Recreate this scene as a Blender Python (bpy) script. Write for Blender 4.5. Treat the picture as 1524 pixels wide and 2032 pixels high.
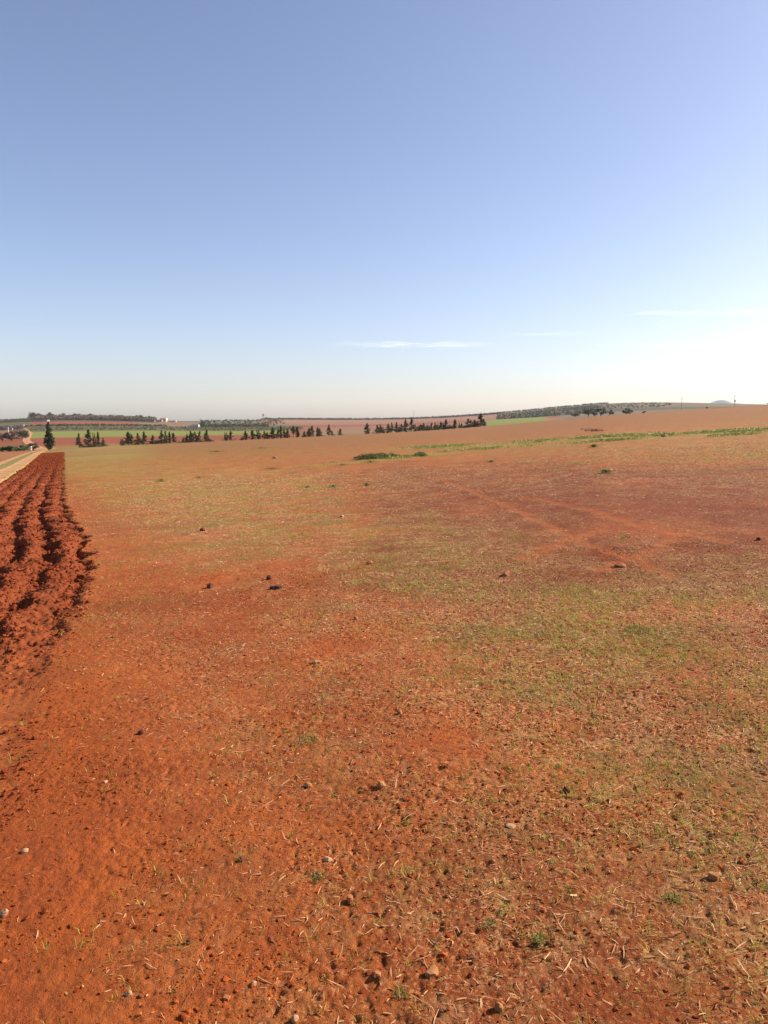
import bpy, math, random
import numpy as np
from math import radians, sin, cos, tan, pi

scene = bpy.context.scene
COL = scene.collection
for o in list(bpy.data.objects):
    bpy.data.objects.remove(o)

# ------------------------------------------------------------------ camera
CAM_H = 1.6
F = 1524.0
PITCH = math.atan(180.0 / F)
CP, SP = cos(PITCH), sin(PITCH)
cd = bpy.data.cameras.new('camera'); cam = bpy.data.objects.new('camera', cd); COL.objects.link(cam)
cam.location = (0, 0, CAM_H); cam.rotation_euler = (pi / 2 - PITCH, 0, 0)
cd.sensor_fit = 'HORIZONTAL'; cd.sensor_width = 36; cd.lens = 36.0
cd.clip_start = 0.05; cd.clip_end = 90000
scene.camera = cam

# ------------------------------------------------------------------ sky, sun, exposure
SUN_EL, SUN_AZ = 33.0, 74.0          # azimuth clockwise from the view direction (+Y)
world = bpy.data.worlds.new('World'); scene.world = world; world.use_nodes = True
wn, wl = world.node_tree.nodes, world.node_tree.links
bg = wn['Background']
sky = wn.new('ShaderNodeTexSky'); sky.sky_type = 'NISHITA'; sky.sun_disc = False
sky.sun_elevation = radians(SUN_EL); sky.sun_rotation = radians(SUN_AZ)
sky.air_density = 0.85; sky.dust_density = 1.4; sky.ozone_density = 2.0; sky.altitude = 150
bg.inputs[1].default_value = 0.096
air = wn.new('ShaderNodeMix'); air.data_type = 'RGBA'; air.blend_type = 'MULTIPLY'; air.inputs[0].default_value = 1.0
air.inputs[7].default_value = (1.13, 1.02, 1.03, 1)      # slightly violet winter air
wl.new(sky.outputs[0], air.inputs[6]); wl.new(air.outputs[2], bg.inputs[0])
sl = bpy.data.lights.new('sun', 'SUN'); sl.energy = 5.0; sl.angle = radians(0.53); sl.color = (1.0, 0.93, 0.82)
so = bpy.data.objects.new('sun', sl); COL.objects.link(so); so.location = (50, 40, 60)
so.rotation_euler = (radians(90 - SUN_EL), 0, radians(-SUN_AZ + 180))
vs = scene.view_settings; vs.view_transform = 'Standard'; vs.look = 'None'; vs.exposure = 0.90; vs.gamma = 1
vs.use_curve_mapping = False
scene.cycles.volume_bounces = 2
scene.cycles.max_bounces = 5
scene.cycles.transparent_max_bounces = 16
scene.cycles.volume_max_steps = 64

# ------------------------------------------------------------------ helpers
def tag(o, label=None, cat=None, group=None, kind=None):
    if label: o['label'] = label
    if cat: o['category'] = cat
    if group: o['group'] = group
    if kind: o['kind'] = kind
    return o

def empty(name, loc):
    o = bpy.data.objects.new(name, None); COL.objects.link(o); o.location = loc
    o.empty_display_size = 0.5
    return o

def np_mesh(name, V, Fc, smooth=False, attrs=None):
    V = np.ascontiguousarray(V, dtype=np.float32); Fc = np.ascontiguousarray(Fc, dtype=np.int32)
    me = bpy.data.meshes.new(name)
    n, k = Fc.shape
    me.vertices.add(len(V)); me.vertices.foreach_set('co', V.ravel())
    me.loops.add(n * k); me.loops.foreach_set('vertex_index', Fc.ravel())
    me.polygons.add(n)
    me.polygons.foreach_set('loop_start', np.arange(0, n * k, k, dtype=np.int32))
    me.polygons.foreach_set('use_smooth', np.full(n, smooth, dtype=bool))
    me.update(calc_edges=True)
    for an, (dom, arr) in (attrs or {}).items():
        a = me.attributes.new(an, 'FLOAT_COLOR', dom)
        c = np.ones((len(arr), 4), dtype=np.float32); c[:, :3] = arr
        a.data.foreach_set('color', c.ravel())
    return me

def link(name, me, mat=None, parent=None, loc=None):
    o = bpy.data.objects.new(name, me); COL.objects.link(o)
    if mat and not me.materials: me.materials.append(mat)
    if parent: o.parent = parent
    if loc is not None: o.location = loc
    return o

class MB:
    """collects boxes, tubes and prisms into one mesh"""
    def __init__(s): s.v = []; s.f = []
    def box(s, c, d, rz=0.0):
        b = len(s.v); cx, cy, cz = c; dx, dy, dz = d[0] / 2, d[1] / 2, d[2] / 2
        for sx, sy, sz in ((-1,-1,-1),(1,-1,-1),(1,1,-1),(-1,1,-1),(-1,-1,1),(1,-1,1),(1,1,1),(-1,1,1)):
            x, y = sx * dx, sy * dy
            s.v.append((cx + x * cos(rz) - y * sin(rz), cy + x * sin(rz) + y * cos(rz), cz + sz * dz))
        for q in ((0,3,2,1),(4,5,6,7),(0,1,5,4),(1,2,6,5),(2,3,7,6),(3,0,4,7)):
            s.f.append(tuple(b + i for i in q))
        return s
    def tube(s, p0, p1, r0, r1=None, n=8):
        r1 = r0 if r1 is None else r1
        p0 = np.array(p0, float); p1 = np.array(p1, float); a = p1 - p0; a /= (np.linalg.norm(a) + 1e-9)
        t = np.array((1, 0, 0)) if abs(a[0]) < .8 else np.array((0, 1, 0))
        u = np.cross(a, t); u /= np.linalg.norm(u); w = np.cross(a, u)
        b = len(s.v)
        for p, r in ((p0, r0), (p1, r1)):
            for i in range(n):
                q = p + r * (u * cos(2 * pi * i / n) + w * sin(2 * pi * i / n)); s.v.append(tuple(q))
        for i in range(n):
            j = (i + 1) % n; s.f.append((b + i, b + j, b + n + j, b + n + i))
        s.f.append(tuple(b + n - 1 - i for i in range(n))); s.f.append(tuple(b + n + i for i in range(n)))
        return s
    def mesh(s, name, smooth=False):
        me = bpy.data.meshes.new(name); me.from_pydata(s.v, [], s.f); me.update()
        if smooth:
            for p in me.polygons: p.use_smooth = True
        return me
    def build(s, name, mat, parent=None, loc=None, smooth=False):
        return link(name, s.mesh(name, smooth), mat, parent, loc)

# gradient noise in numpy
_rs = np.random.RandomState(7)
_perm = _rs.permutation(4096).astype(np.int64)
_ang = _rs.rand(4096) * 2 * pi
_gx, _gy = np.cos(_ang).astype(np.float32), np.sin(_ang).astype(np.float32)
def noise2(x, y, seed=0):
    x = np.asarray(x, dtype=np.float64) + seed * 17.31; y = np.asarray(y, dtype=np.float64) - seed * 9.73
    xi = np.floor(x).astype(np.int64); yi = np.floor(y).astype(np.int64)
    fx = (x - xi).astype(np.float32); fy = (y - yi).astype(np.float32)
    def g(ix, iy, dx, dy):
        h = _perm[(_perm[ix & 4095] + iy) & 4095]
        return _gx[h] * dx + _gy[h] * dy
    u = fx * fx * fx * (fx * (fx * 6 - 15) + 10); v = fy * fy * fy * (fy * (fy * 6 - 15) + 10)
    a = g(xi, yi, fx, fy); b = g(xi + 1, yi, fx - 1, fy)
    c = g(xi, yi + 1, fx, fy - 1); d = g(xi + 1, yi + 1, fx - 1, fy - 1)
    return (a + u * (b - a)) + v * ((c + u * (d - c)) - (a + u * (b - a)))   # about -0.7 .. 0.7
def fbm(x, y, sc, oct=3, seed=0):
    r = 0; a = 1.0
    for i in range(oct):
        r = r + a * noise2(x * sc, y * sc, seed + i * 3); sc *= 2.03; a *= .5
    return r
def sstep(a, b, x):
    t = np.clip((x - a) / (b - a), 0, 1); return t * t * (3 - 2 * t)

# ------------------------------------------------------------------ the lie of the land
def tanE(py):                        # tangent of the elevation angle seen at photo row py
    ry = (1016.0 - py) / F
    return (-SP + ry * CP) / (CP + ry * SP)
def uOf(px, py=850.0):
    ry = (1016.0 - py) / F
    return ((px - 762.0) / F) / (CP + ry * SP)
def project(x, y, z):                # world -> photo pixel
    dz = z - CAM_H
    fw = y * CP - dz * SP; up = y * SP + dz * CP
    fw = np.where(fw < .05, .05, fw)
    return 762 + F * x / fw, 1016 - F * up / fw

SPX = [-700, -200, 0, 130, 300, 500, 700, 960, 1200, 1524, 1900, 2500]
SS = [-.046, -.039, -.0325, -.0275, -.0227, -.0173, -.0103, -.0003, .0150, .0265, .038, .052]
_su = np.array([uOf(p) for p in SPX])
def s_of(u): return np.interp(u, _su, SS)
# each column: (photo x, [(distance m, apparent row), ...]) for the country beyond the tree row
TAB = [
 (-700, [(330,884),(450,876),(700,866),(1000,858),(1300,850),(1600,842),(2000,838),(2600,836),(4000,836),(7000,836)]),
 (0,    [(260,890),(330,882),(450,873),(700,860),(1000,851),(1300,842),(1500,835),(2000,839),(2600,839),(4000,837),(7000,836.5)]),
 (60,   [(260,887),(330,881),(450,869),(700,856),(1000,847),(1300,838),(1500,826),(2000,834),(2600,838),(4000,837),(7000,836.5)]),
 (130,  [(260,884),(330,877),(450,868),(700,854),(1000,845),(1300,836),(1500,826),(2000,834),(2600,838),(4000,837),(7000,836.5)]),
 (300,  [(260,878.5),(330,874),(450,866),(700,854),(1000,846),(1300,839),(1500,832),(2000,835),(2600,838),(4000,837),(7000,836.5)]),
 (385,  [(260,876),(330,872),(450,865),(700,855),(1000,849),(1300,843),(1500,838.5),(2000,839),(2600,839),(4000,837.5),(7000,836.5)]),
 (440,  [(260,873.5),(330,871),(450,864),(700,855.5),(1000,849),(1300,840),(1500,834),(2000,832.5),(2600,835),(4000,837),(7000,836.5)]),
 (520,  [(260,871),(330,869),(450,862),(700,856),(1000,848),(1300,840),(1600,834),(2000,831.5),(2600,833),(4000,836),(7000,836.5)]),
 (700,  [(260,863),(330,862),(450,857),(700,851),(1000,846),(1300,842),(1600,838),(2000,834.5),(2600,832),(4000,834),(7000,836)]),
 (820,  [(280,857),(330,856),(450,852.5),(700,846),(1000,842),(1600,836),(2000,833.5),(2600,831.5),(4000,834),(7000,836)]),
 (960,  [(290,846.5),(330,847.5),(450,844.5),(700,839),(1000,835),(1300,832),(1600,829),(2000,826),(2600,823),(4000,830),(7000,834)]),
 (1080, [(300,835.5),(360,837),(450,836.5),(700,834),(1000,830),(1300,825),(1600,819),(2000,813.5),(2600,811),(4000,824),(7000,832)]),
 (1200, [(320,823.5),(450,827),(700,824),(1000,819),(1300,812),(1600,805.5),(2000,800),(2600,797.5),(4000,816),(7000,830)]),
 (1277, [(330,820.5),(450,824),(700,821),(1000,816.5),(1300,810.5),(1600,804.5),(2000,799),(2600,797),(4000,816),(7000,830)]),
 (1350, [(340,813),(450,818),(700,816),(1000,812),(1300,808),(1600,803),(2000,798.5),(2600,797.5),(4000,816),(7000,830)]),
 (1524, [(360,801.8),(450,809),(700,812),(1000,811),(1300,809),(1600,806),(2000,803),(2600,803),(4000,818),(7000,830)]),
 (2300, [(400,780),(520,792),(1000,800),(1600,805),(2600,812),(4000,822),(7000,830)]),
]
_LD0, _LD1, _NL = math.log(20.0), math.log(16000.0), 900
_ld = np.linspace(_LD0, _LD1, _NL); _NU = 700; _ug = np.linspace(-1.6, 1.6, _NU)
_cols = []
for px, rows in TAB:
    u = uOf(px); s = float(s_of(u))
    ds = [20, 60, 100, 150, 200]; te = [s - CAM_H / d for d in ds]
    for d, py in rows: ds.append(d); te.append(float(tanE(py)))
    _cols.append((u, np.interp(_ld, np.log(ds), te)))
_cu = np.array([c[0] for c in _cols]); _cv = np.array([c[1] for c in _cols])
_T = np.empty((_NU, _NL))
for j in range(_NL): _T[:, j] = np.interp(_ug, _cu, _cv[:, j])
def _blur(A, r, ax):
    k = np.exp(-0.5 * (np.arange(-3 * r, 3 * r + 1) / r) ** 2); k /= k.sum()
    P = np.pad(A, [(3 * r, 3 * r) if i == ax else (0, 0) for i in range(2)], mode='edge')
    return np.apply_along_axis(lambda m: np.convolve(m, k, 'valid'), ax, P)
_T = _blur(_blur(_T, 9, 1), 9, 0)
def H(x, y):
    """large-scale ground height"""
    x = np.asarray(x, float); y = np.asarray(y, float)
    yy = np.maximum(y, 1.0); u = x / yy
    zn = .0545 * x - .0045 * y
    zs = yy * s_of(np.clip(u, -1.5, 1.5))
    lu = np.clip((u + 1.6) / 3.2 * (_NU - 1), 0, _NU - 1.001); ll = np.clip((np.log(np.maximum(yy, 20)) - _LD0) / (_LD1 - _LD0) * (_NL - 1), 0, _NL - 1.001)
    i = lu.astype(int); j = ll.astype(int); a = lu - i; b = ll - j
    T = (_T[i, j] * (1 - a) + _T[i + 1, j] * a) * (1 - b) + (_T[i, j + 1] * (1 - a) + _T[i + 1, j + 1] * a) * b
    zf = CAM_H + yy * T
    k1 = sstep(4, 16, y); k2 = sstep(60, 120, y)
    return (zn * (1 - k1) + zs * k1) * (1 - k2) + zf * k2
def hit(px, py, dmax=3000.0):
    """where the view ray of a photo pixel meets the land"""
    ry = (1016.0 - py) / F; fw = CP + ry * SP; te = (-SP + ry * CP) / fw; u = ((px - 762.0) / F) / fw
    ds = np.exp(np.linspace(math.log(1.0), math.log(dmax), 6000))
    g = CAM_H + ds * te - H(u * ds, ds)
    k = int(np.argmax(g < 0)) if (g < 0).any() else len(ds) - 1
    d = ds[k]; return float(u * d), float(d)
def seg_dist(x, y, pts):
    """metric distance to a polyline"""
    best = np.full(np.shape(x), 1e9)
    for (x0, y0), (x1, y1) in zip(pts[:-1], pts[1:]):
        dx, dy = x1 - x0, y1 - y0; t = np.clip(((x - x0) * dx + (y - y0) * dy) / (dx * dx + dy * dy + 1e-9), 0, 1)
        best = np.minimum(best, np.hypot(x - x0 - t * dx, y - y0 - t * dy))
    return best

# ------------------------------------------------------------------ what grows and lies where
GX = [0,150,300,450,600,760,900,1050,1200,1350,1524]
GY = [800,850,895,920,950,1000,1060,1130,1220,1330,1450,1600,1780,2032]
STRAW = np.array([[int(c) for c in r] for r in (
 '33334444455','33334455555','23323334455','12222222333','01364444455','01585322222','01375564233',
 '01122676456','01123478888','00223358888','00122335787','00112334566','00112344445','00112344444')], float) / 9
GRASS = np.array([[int(c) for c in r] for r in (
 '22222111112','34443211123','37653333455','17422111112','04653100000','01564100000','01265431000',
 '01311463112','01101257754','11001136888','00012113576','00011112346','00111222334','01112223344')], float) / 9
def grid_lookup(G, px, py):
    gx = np.interp(px, GX, np.arange(len(GX))); gy = np.interp(py, GY, np.arange(len(GY)))
    i = np.clip(gx.astype(int), 0, len(GX) - 2); j = np.clip(gy.astype(int), 0, len(GY) - 2); a = gx - i; b = gy - j
    return (G[j, i] * (1 - a) + G[j, i + 1] * a) * (1 - b) + (G[j + 1, i] * (1 - a) + G[j + 1, i + 1] * a) * b
# right-hand edge of the ploughed land
_edge = [hit(px, py) for px, py in ((30,1560),(55,1400),(95,1290),(135,1225),(165,1165),(178,1110),(165,1075),(140,1035),(125,1000),(123,960),(125,925),(127,897))]
_ey = np.array([p[1] for p in _edge]); _ex = np.array([p[0] for p in _edge])
_o = np.argsort(_ey); _ey, _ex = _ey[_o], _ex[_o]
PL_FAR = float(_ey[-1])
def edge_x(y): return np.interp(y, _ey, _ex)
# farm track on the left (centre line, metres) and wheel lines
TRACK = [hit(px, py) for px, py in ((-60,958),(-20,940),(10,928),(30,917),(48,908),(66,899),(80,893))]
RUTS = [([hit(*p) for p in ((860,945),(930,972),(1000,1000),(1090,1043),(1170,1080),(1260,1112),(1340,1145))], .065),
        ([hit(*p) for p in ((1040,985),(1170,1012),(1260,1040),(1350,1060),(1450,1075))], .09),
        ([hit(*p) for p in ((1040,1110),(1120,1075),(1200,1050))], .07),
        ([hit(*p) for p in ((1200,1130),(1290,1095),(1345,1065))], .07),
        ([hit(*p) for p in ((700,930),(708,1000),(722,1045))], .22),
        ([hit(*p) for p in ((105,1165),(80,1240),(40,1350),(5,1440),(-30,1560))], .085)]
BAND = [hit(*p) for p in ((640,922),(760,913),(900,895),(1000,888),(1150,880),(1300,870),(1420,866),(1524,858),(1620,852))]
BAND2 = [hit(*p) for p in ((840,888),(1000,881),(1120,873),(1250,866),(1400,859),(1524,853))]
TRX = np.array([p[0] for p in TRACK]); TRY = np.array([p[1] for p in TRACK])

def masks(x, y, z=None):
    if z is None: z = H(x, y)
    px, py = project(x, y, z)
    wob = fbm(x, y, .35, 3, 5)
    jx = 70 * wob; jy = 26 * fbm(x, y, .5, 2, 9) * np.clip(y / 3, .5, 1)
    st = grid_lookup(STRAW, px + jx, py + jy); gr = grid_lookup(GRASS, px + jx, py + jy)
    st = np.where(y > 400, 0, st)
    st = st * np.clip(1 + 1.1 * fbm(x, y, 1.6, 2, 21), .2, 2)
    gr = gr * np.clip(1 + 1.9 * fbm(x, y, 1.1, 3, 31), 0, 3)
    e = edge_x(y); fr = .25 * noise2(x * 1.7, y * 1.7, 3) * np.clip(y / 8, .3, 1.3)
    v = e - x + fr
    pl = sstep(-.12, .12, v) * sstep(3.2, 7.2, y + 1.5 * noise2(x * 2, y * 2, 4)) * (1 - sstep(PL_FAR - 3, PL_FAR + 3, y))
    tx = np.interp(y, TRY[np.argsort(TRY)], TRX[np.argsort(TRY)])
    pl = pl * np.where(y > 20, sstep(-.3, .3, x - (tx + 1.5)), 1)
    rut = np.zeros_like(st)
    for (pts, w), k in zip(RUTS, (.65, .6, .6, .6, .3, .9)):
        dd = seg_dist(x, y, pts); rut = np.maximum(rut, k * (1 - sstep(w * .4, w * 2.1, dd + .12 * noise2(x * 4, y * 4, 8))))
    b1 = 1 - sstep(.2, 2.0, seg_dist(x, y, BAND) + .9 * noise2(x * .5, y * .9, 12))
    b2 = 1 - sstep(.5, 4.2, seg_dist(x, y, BAND2) + 1.2 * noise2(x * .35, y * .5, 13))
    st = st * (1 - pl) * (1 - .95 * rut); gr = gr * (1 - pl) * (1 - .85 * rut)
    return dict(px=px, py=py, straw=np.clip(st, 0, 1), grass=np.clip(gr, 0, 1.2), plough=pl, rut=rut, band=np.maximum(b1 * .8, b2), v=v)

def micro(x, y, m):
    """small relief: clods, pits, furrows, wheel lines"""
    near = 1 - sstep(30, 70, y); n8 = 1 - sstep(7, 14, y); n4 = 1 - sstep(3.5, 7, y)
    z = .022 * fbm(x, y, .7, 2, 41) * near + .009 * noise2(x * 2.6, y * 2.6, 42) * near
    z = z + (.0045 * noise2(x * 8, y * 8, 43) * (1 - sstep(20, 40, y)))
    rough = .45 + .55 * np.clip(m['straw'] * 1.6 + m['plough'] + .6 * (noise2(x * 1.2, y * 1.2, 50) > .05), 0, 1)
    rough = rough * (1 - .75 * m['rut'])
    q = noise2(x * 27, y * 27, 44); z = z + .0052 * rough * (q - 4.4 * np.maximum(-q - .20, 0)) * n8
    q = noise2(x * 64, y * 64, 45); z = z + .0042 * rough * (q - 3.0 * np.maximum(-q - .25, 0)) * n4
    z = z - .009 * m['rut']
    # furrows about half a metre apart, following the edge of the ploughed land
    v = m['v'] + .11 * noise2(x * .7, y * .5, 60) + .05 * noise2(x * 5, y * 5, 61)
    amp = .13 * m['plough'] * (.10 + .90 * sstep(5, 9, y)) * (1 - .75 * sstep(18, 60, y))
    ph = (v / .55) % 1.0
    ridge = np.abs(ph - .5) * 2
    z = z + amp * (sstep(.0, .62, ph) * (1 - sstep(.72, 1.0, ph)) * 1.3 - .95) * (.9 + .6 * noise2(x * .5, y * .3, 66))
    z = z + m['plough'] * (1 - sstep(40, 120, y)) * (.05 * fbm(x, y, 4.6, 3, 62) + (.05 * np.abs(noise2(x * 11, y * 11, 63)) + .035 * noise2(x * 23, y * 23, 67)) * (1 - sstep(15, 40, y)))
    z = z + .02 * np.exp(-((m['v'] + .05) / .14) ** 2) * sstep(6, 9, y) * (1 - sstep(18, 30, y)) * (.6 + .8 * noise2(x * 2.2, y * 2.2, 64))
    return z
def ground_z(x, y):
    x = np.atleast_1d(np.asarray(x, float)); y = np.atleast_1d(np.asarray(y, float))
    m = masks(x, y); return H(x, y) + micro(x, y, m)

# ------------------------------------------------------------------ soil and field colours
SOIL = np.array((.405, .091, .0175)); SOIL_D = np.array((.215, .042, .0115)); SOIL_PL = np.array((.25, .058, .018))
STRAWC = np.array((.50, .26, .095)); GRASSC = np.array((.36, .27, .045)); RUTC = np.array((.46, .125, .028))
def mix(a, b, t): t = np.asarray(t)[..., None]; return a * (1 - t) + b * t
def rowmask(a, b, s, x): return sstep(a - s, a + s, x) * (1 - sstep(b - s, b + s, x))
def ground_colour(x, y, m):
    px, py = m['px'], m['py']
    t = np.clip(.80 * sstep(350, 1050, px) * sstep(1250, 1800, py) + 1.0 * sstep(500, 850, px) * rowmask(925, 1180, 25, py) + .9 * fbm(x, y, .45, 3, 71), 0, 1)
    c = mix(SOIL[None, :] * np.ones((len(x), 1)), SOIL_D, t)
    c = mix(c, RUTC, .95 * m['rut'])
    fs = .08 + .20 * sstep(8, 50, y); fg = .10 + .55 * sstep(6, 30, y)
    c = mix(c, STRAWC, np.clip(m['straw'] * fs * 1.25, 0, .8)); c = mix(c, GRASSC, np.clip(m['grass'] * fg, 0, .85))
    c = mix(c, SOIL_PL, m['plough'])
    c = mix(c, np.array((.31, .27, .050)), .8 * m['band'])
    # the near field far off: tan and faded
    c = mix(c, np.array((.30, .130, .045)), .50 * sstep(60, 120, y) * (1 - m['plough'])); c = c * (1 - .20 * sstep(30, 80, y))[:, None]
    c = mix(c, np.array((.32, .25, .055)), .8 * np.clip(rowmask(42, 230, 12, y) * (1 - sstep(235, 340, px)) * (.6 + 1.4 * fbm(x, y, .05, 2, 77)), 0, 1) * (1 - m['plough']))
    # country beyond the tree row
    n1 = fbm(x, y, .006, 3, 80); n2 = fbm(x * .3, y, .02, 3, 83); yj = y * (1 + .02 * n1)
    red = np.array((.29, .080, .035)); green = np.array((.22, .245, .05)); olive = np.array((.115, .11, .045)); pink = np.array((.33, .155, .095))
    tan_ = np.array((.29, .19, .095)); grey = np.array((.085, .080, .045)); tang = np.array((.20, .155, .085))
    lft = 1 - sstep(560, 650, px); road = sstep(52, 64, px)
    f = mix(np.ones_like(c) * red, green, rowmask(455, 690, 6, yj) * (1 - sstep(540, 600, px)))
    f = mix(f, olive, sstep(690, 700, yj) * lft)
    f = mix(f, red * 1.02, rowmask(1030, 1300, 8, yj) * (1 - sstep(240, 330, px)) * sstep(50, 70, px))
    f = mix(f, np.array((.25, .15, .085)), rowmask(1030, 1450, 8, yj) * rowmask(270, 400, 18, px))
    f = mix(f, grey, sstep(1290, 1310, yj) * (1 - sstep(300, 330, px)))
    f = mix(f, np.array((.17, .15, .08)), sstep(1100, 1200, yj) * rowmask(395, 600, 20, px))
    # left of the track
    lf = mix(np.ones_like(c) * np.array((.27, .080, .034)), np.array((.13, .15, .04)), rowmask(215, 262, 8, y))
    lf = mix(lf, tan_ * .8, rowmask(480, 800, 15, yj)); lf = mix(lf, olive, sstep(830, 860, yj))
    f = mix(f, lf, 1 - road)
    # middle: pinkish fallow fields in bands, right: hill slope
    md = mix(np.ones_like(c) * tan_, pink, sstep(600, 660, yj)); md = mix(md, red * .85, np.clip(rowmask(900, 1150, 20, yj) * .7 + np.clip(1.6 * n2, 0, 1) * .6, 0, 1))
    md = mix(md, np.array((.2, .17, .09)), rowmask(1180, 1230, 12, yj) * .8 * (1 - sstep(700, 800, px)))
    md = mix(md, tan_, rowmask(1500, 1900, 30, yj) * .5)
    f = mix(f, md, (1 - lft) * 1.0)
    f = mix(f, md, rowmask(520, 660, 25, px) * sstep(1180, 1230, yj))
    f = mix(f, green * 1.0, rowmask(962, 1085, 12, px) * rowmask(400, 1100, 20, yj))
    hs = mix(np.ones_like(c) * grey, tang, np.clip(2.2 * n2 + .1 + .8 * sstep(1180, 1320, px), 0, 1) * sstep(1250, 1500, yj))
    f = mix(f, hs, sstep(985, 1060, px) * sstep(1050, 1150, yj)); f = mix(f, hs, sstep(880, 1000, px) * sstep(2000, 2300, yj))
    f = mix(f, tang, sstep(1090, 1130, px) * rowmask(380, 1100, 10, yj))
    # field border behind the tree row
    back = 268 + 20 * (px > 900) + np.clip((px - 960) * .18, 0, 150)
    k = sstep(-6, 6, y - back)
    k = np.where(px < 60, sstep(196, 204, y), k)
    c = mix(c, f, k)
    nearred = (1 - sstep(58, 74, px)) * rowmask(60, 205, 5, y) * (1 - m['plough'])
    c = mix(c, np.array((.36, .12, .05)), nearred * .8)
    return np.clip(c * .74, 0, 1)

# ------------------------------------------------------------------ materials
def new_mat(name):
    m = bpy.data.materials.new(name); m.use_nodes = True
    return m, m.node_tree.nodes, m.node_tree.links, m.node_tree.nodes['Principled BSDF']
def nnoise(N, L, coord, scale, detail=4, rough=.55):
    n = N.new('ShaderNodeTexNoise'); n.inputs['Scale'].default_value = scale; n.inputs['Detail'].default_value = detail
    n.inputs['Roughness'].default_value = rough; L.new(coord, n.inputs['Vector']); return n
def mrange(N, L, val, a, b, c, d):
    r = N.new('ShaderNodeMapRange'); L.new(val, r.inputs[0])
    for i, q in enumerate((a, b, c, d)): r.inputs[1 + i].default_value = q
    return r.outputs[0]
def mixc(N, L, fac, a, b, mode='MIX'):
    m = N.new('ShaderNodeMix'); m.data_type = 'RGBA'; m.blend_type = mode; m.clamp_factor = True
    for i, v in ((0, fac), (6, a), (7, b)):
        if hasattr(v, 'default_value') or hasattr(v, 'is_linked'): L.new(v, m.inputs[i])
        else: m.inputs[i].default_value = v if i == 0 else (*v, 1)
    return m.outputs[2]
def math_(N, L, op, a, b):
    m = N.new('ShaderNodeMath'); m.operation = op
    for i, v in enumerate((a, b)):
        if isinstance(v, (int, float)): m.inputs[i].default_value = v
        else: L.new(v, m.inputs[i])
    return m.outputs[0]

def ground_material():
    m, N, L, P = new_mat('red_earth')
    P.inputs['Roughness'].default_value = .95; P.inputs['Specular IOR Level'].default_value = .12
    co = N.new('ShaderNodeTexCoord').outputs['Object']
    at = N.new('ShaderNodeAttribute'); at.attribute_name = 'tint'
    mk = N.new('ShaderNodeAttribute'); mk.attribute_name = 'cover'
    sep = N.new('ShaderNodeSeparateColor'); L.new(mk.outputs['Color'], sep.inputs[0])
    n1 = nnoise(N, L, co, 1.3, 6, .6); n2 = nnoise(N, L, co, 22, 6, .65); n3 = nnoise(N, L, co, 160, 3, .6)
    v = math_(N, L, 'MULTIPLY', mrange(N, L, n1.outputs[0], .3, .7, .86, 1.12), mrange(N, L, n2.outputs[0], .3, .7, .80, 1.16))
    v = math_(N, L, 'MULTIPLY', v, mrange(N, L, n3.outputs[0], .25, .75, .86, 1.13))
    g = N.new('ShaderNodeCombineXYZ')
    for i in range(3): L.new(v, g.inputs[i])
    c = mixc(N, L, 1.0, at.outputs['Color'], g.outputs[0], 'MULTIPLY')
    # scraps of straw and seedlings too small to model; dark flecks paint pit shade
    fl = nnoise(N, L, co, 75, 3, .6); fm = mrange(N, L, fl.outputs[0], .56, .62, 0, 1)
    c = mixc(N, L, math_(N, L, 'MULTIPLY', fm, math_(N, L, 'MULTIPLY', sep.outputs[0], .75)), c, (.60, .37, .18))
    fd = nnoise(N, L, co, 62, 3, .6); fdm = mrange(N, L, fd.outputs[0], .55, .64, 0, 1)  # dark bits in the straw that also paint the shade of small pits
    c = mixc(N, L, math_(N, L, 'MULTIPLY', fdm, math_(N, L, 'MULTIPLY', sep.outputs[0], .6)), c, (.12, .03, .012))
    f2 = nnoise(N, L, co, 40, 3, .6); f2m = mrange(N, L, f2.outputs[0], .54, .62, 0, 1)
    c = mixc(N, L, math_(N, L, 'MULTIPLY', f2m, math_(N, L, 'MULTIPLY', sep.outputs[1], .6)), c, (.15, .16, .035))
    f5 = nnoise(N, L, co, 6, 5, .75); f5m = mrange(N, L, f5.outputs[0], .50, .62, 0, 1)
    c = mixc(N, L, math_(N, L, 'MULTIPLY', f5m, math_(N, L, 'MULTIPLY', sep.outputs[0], .55)), c, (.46, .26, .10))
    f6 = nnoise(N, L, co, 4.3, 5, .75); f6m = mrange(N, L, f6.outputs[0], .50, .60, 0, 1)  # dark flecks painted in as shaded pits of the bare soil
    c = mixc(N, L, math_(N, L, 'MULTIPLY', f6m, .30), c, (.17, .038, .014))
    f7 = nnoise(N, L, co, 1.0, 8, .85); f7m = mrange(N, L, f7.outputs[0], .50, .60, 0, 1)
    c = mixc(N, L, math_(N, L, 'MULTIPLY', f7m, math_(N, L, 'MULTIPLY', math_(N, L, 'ADD', sep.outputs[0], sep.outputs[1]), .75)), c, (.20, .10, .032))
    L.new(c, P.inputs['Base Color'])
    b1 = N.new('ShaderNodeBump'); b1.inputs['Strength'].default_value = 1.0; b1.inputs['Distance'].default_value = .010
    h = math_(N, L, 'ADD', math_(N, L, 'MULTIPLY', nnoise(N, L, co, 55, 5, .75).outputs[0], 1.0), math_(N, L, 'MULTIPLY', nnoise(N, L, co, 210, 3, .6).outputs[0], .36))
    L.new(h, b1.inputs['Height']); L.new(b1.outputs[0], P.inputs['Normal'])
    return m
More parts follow.
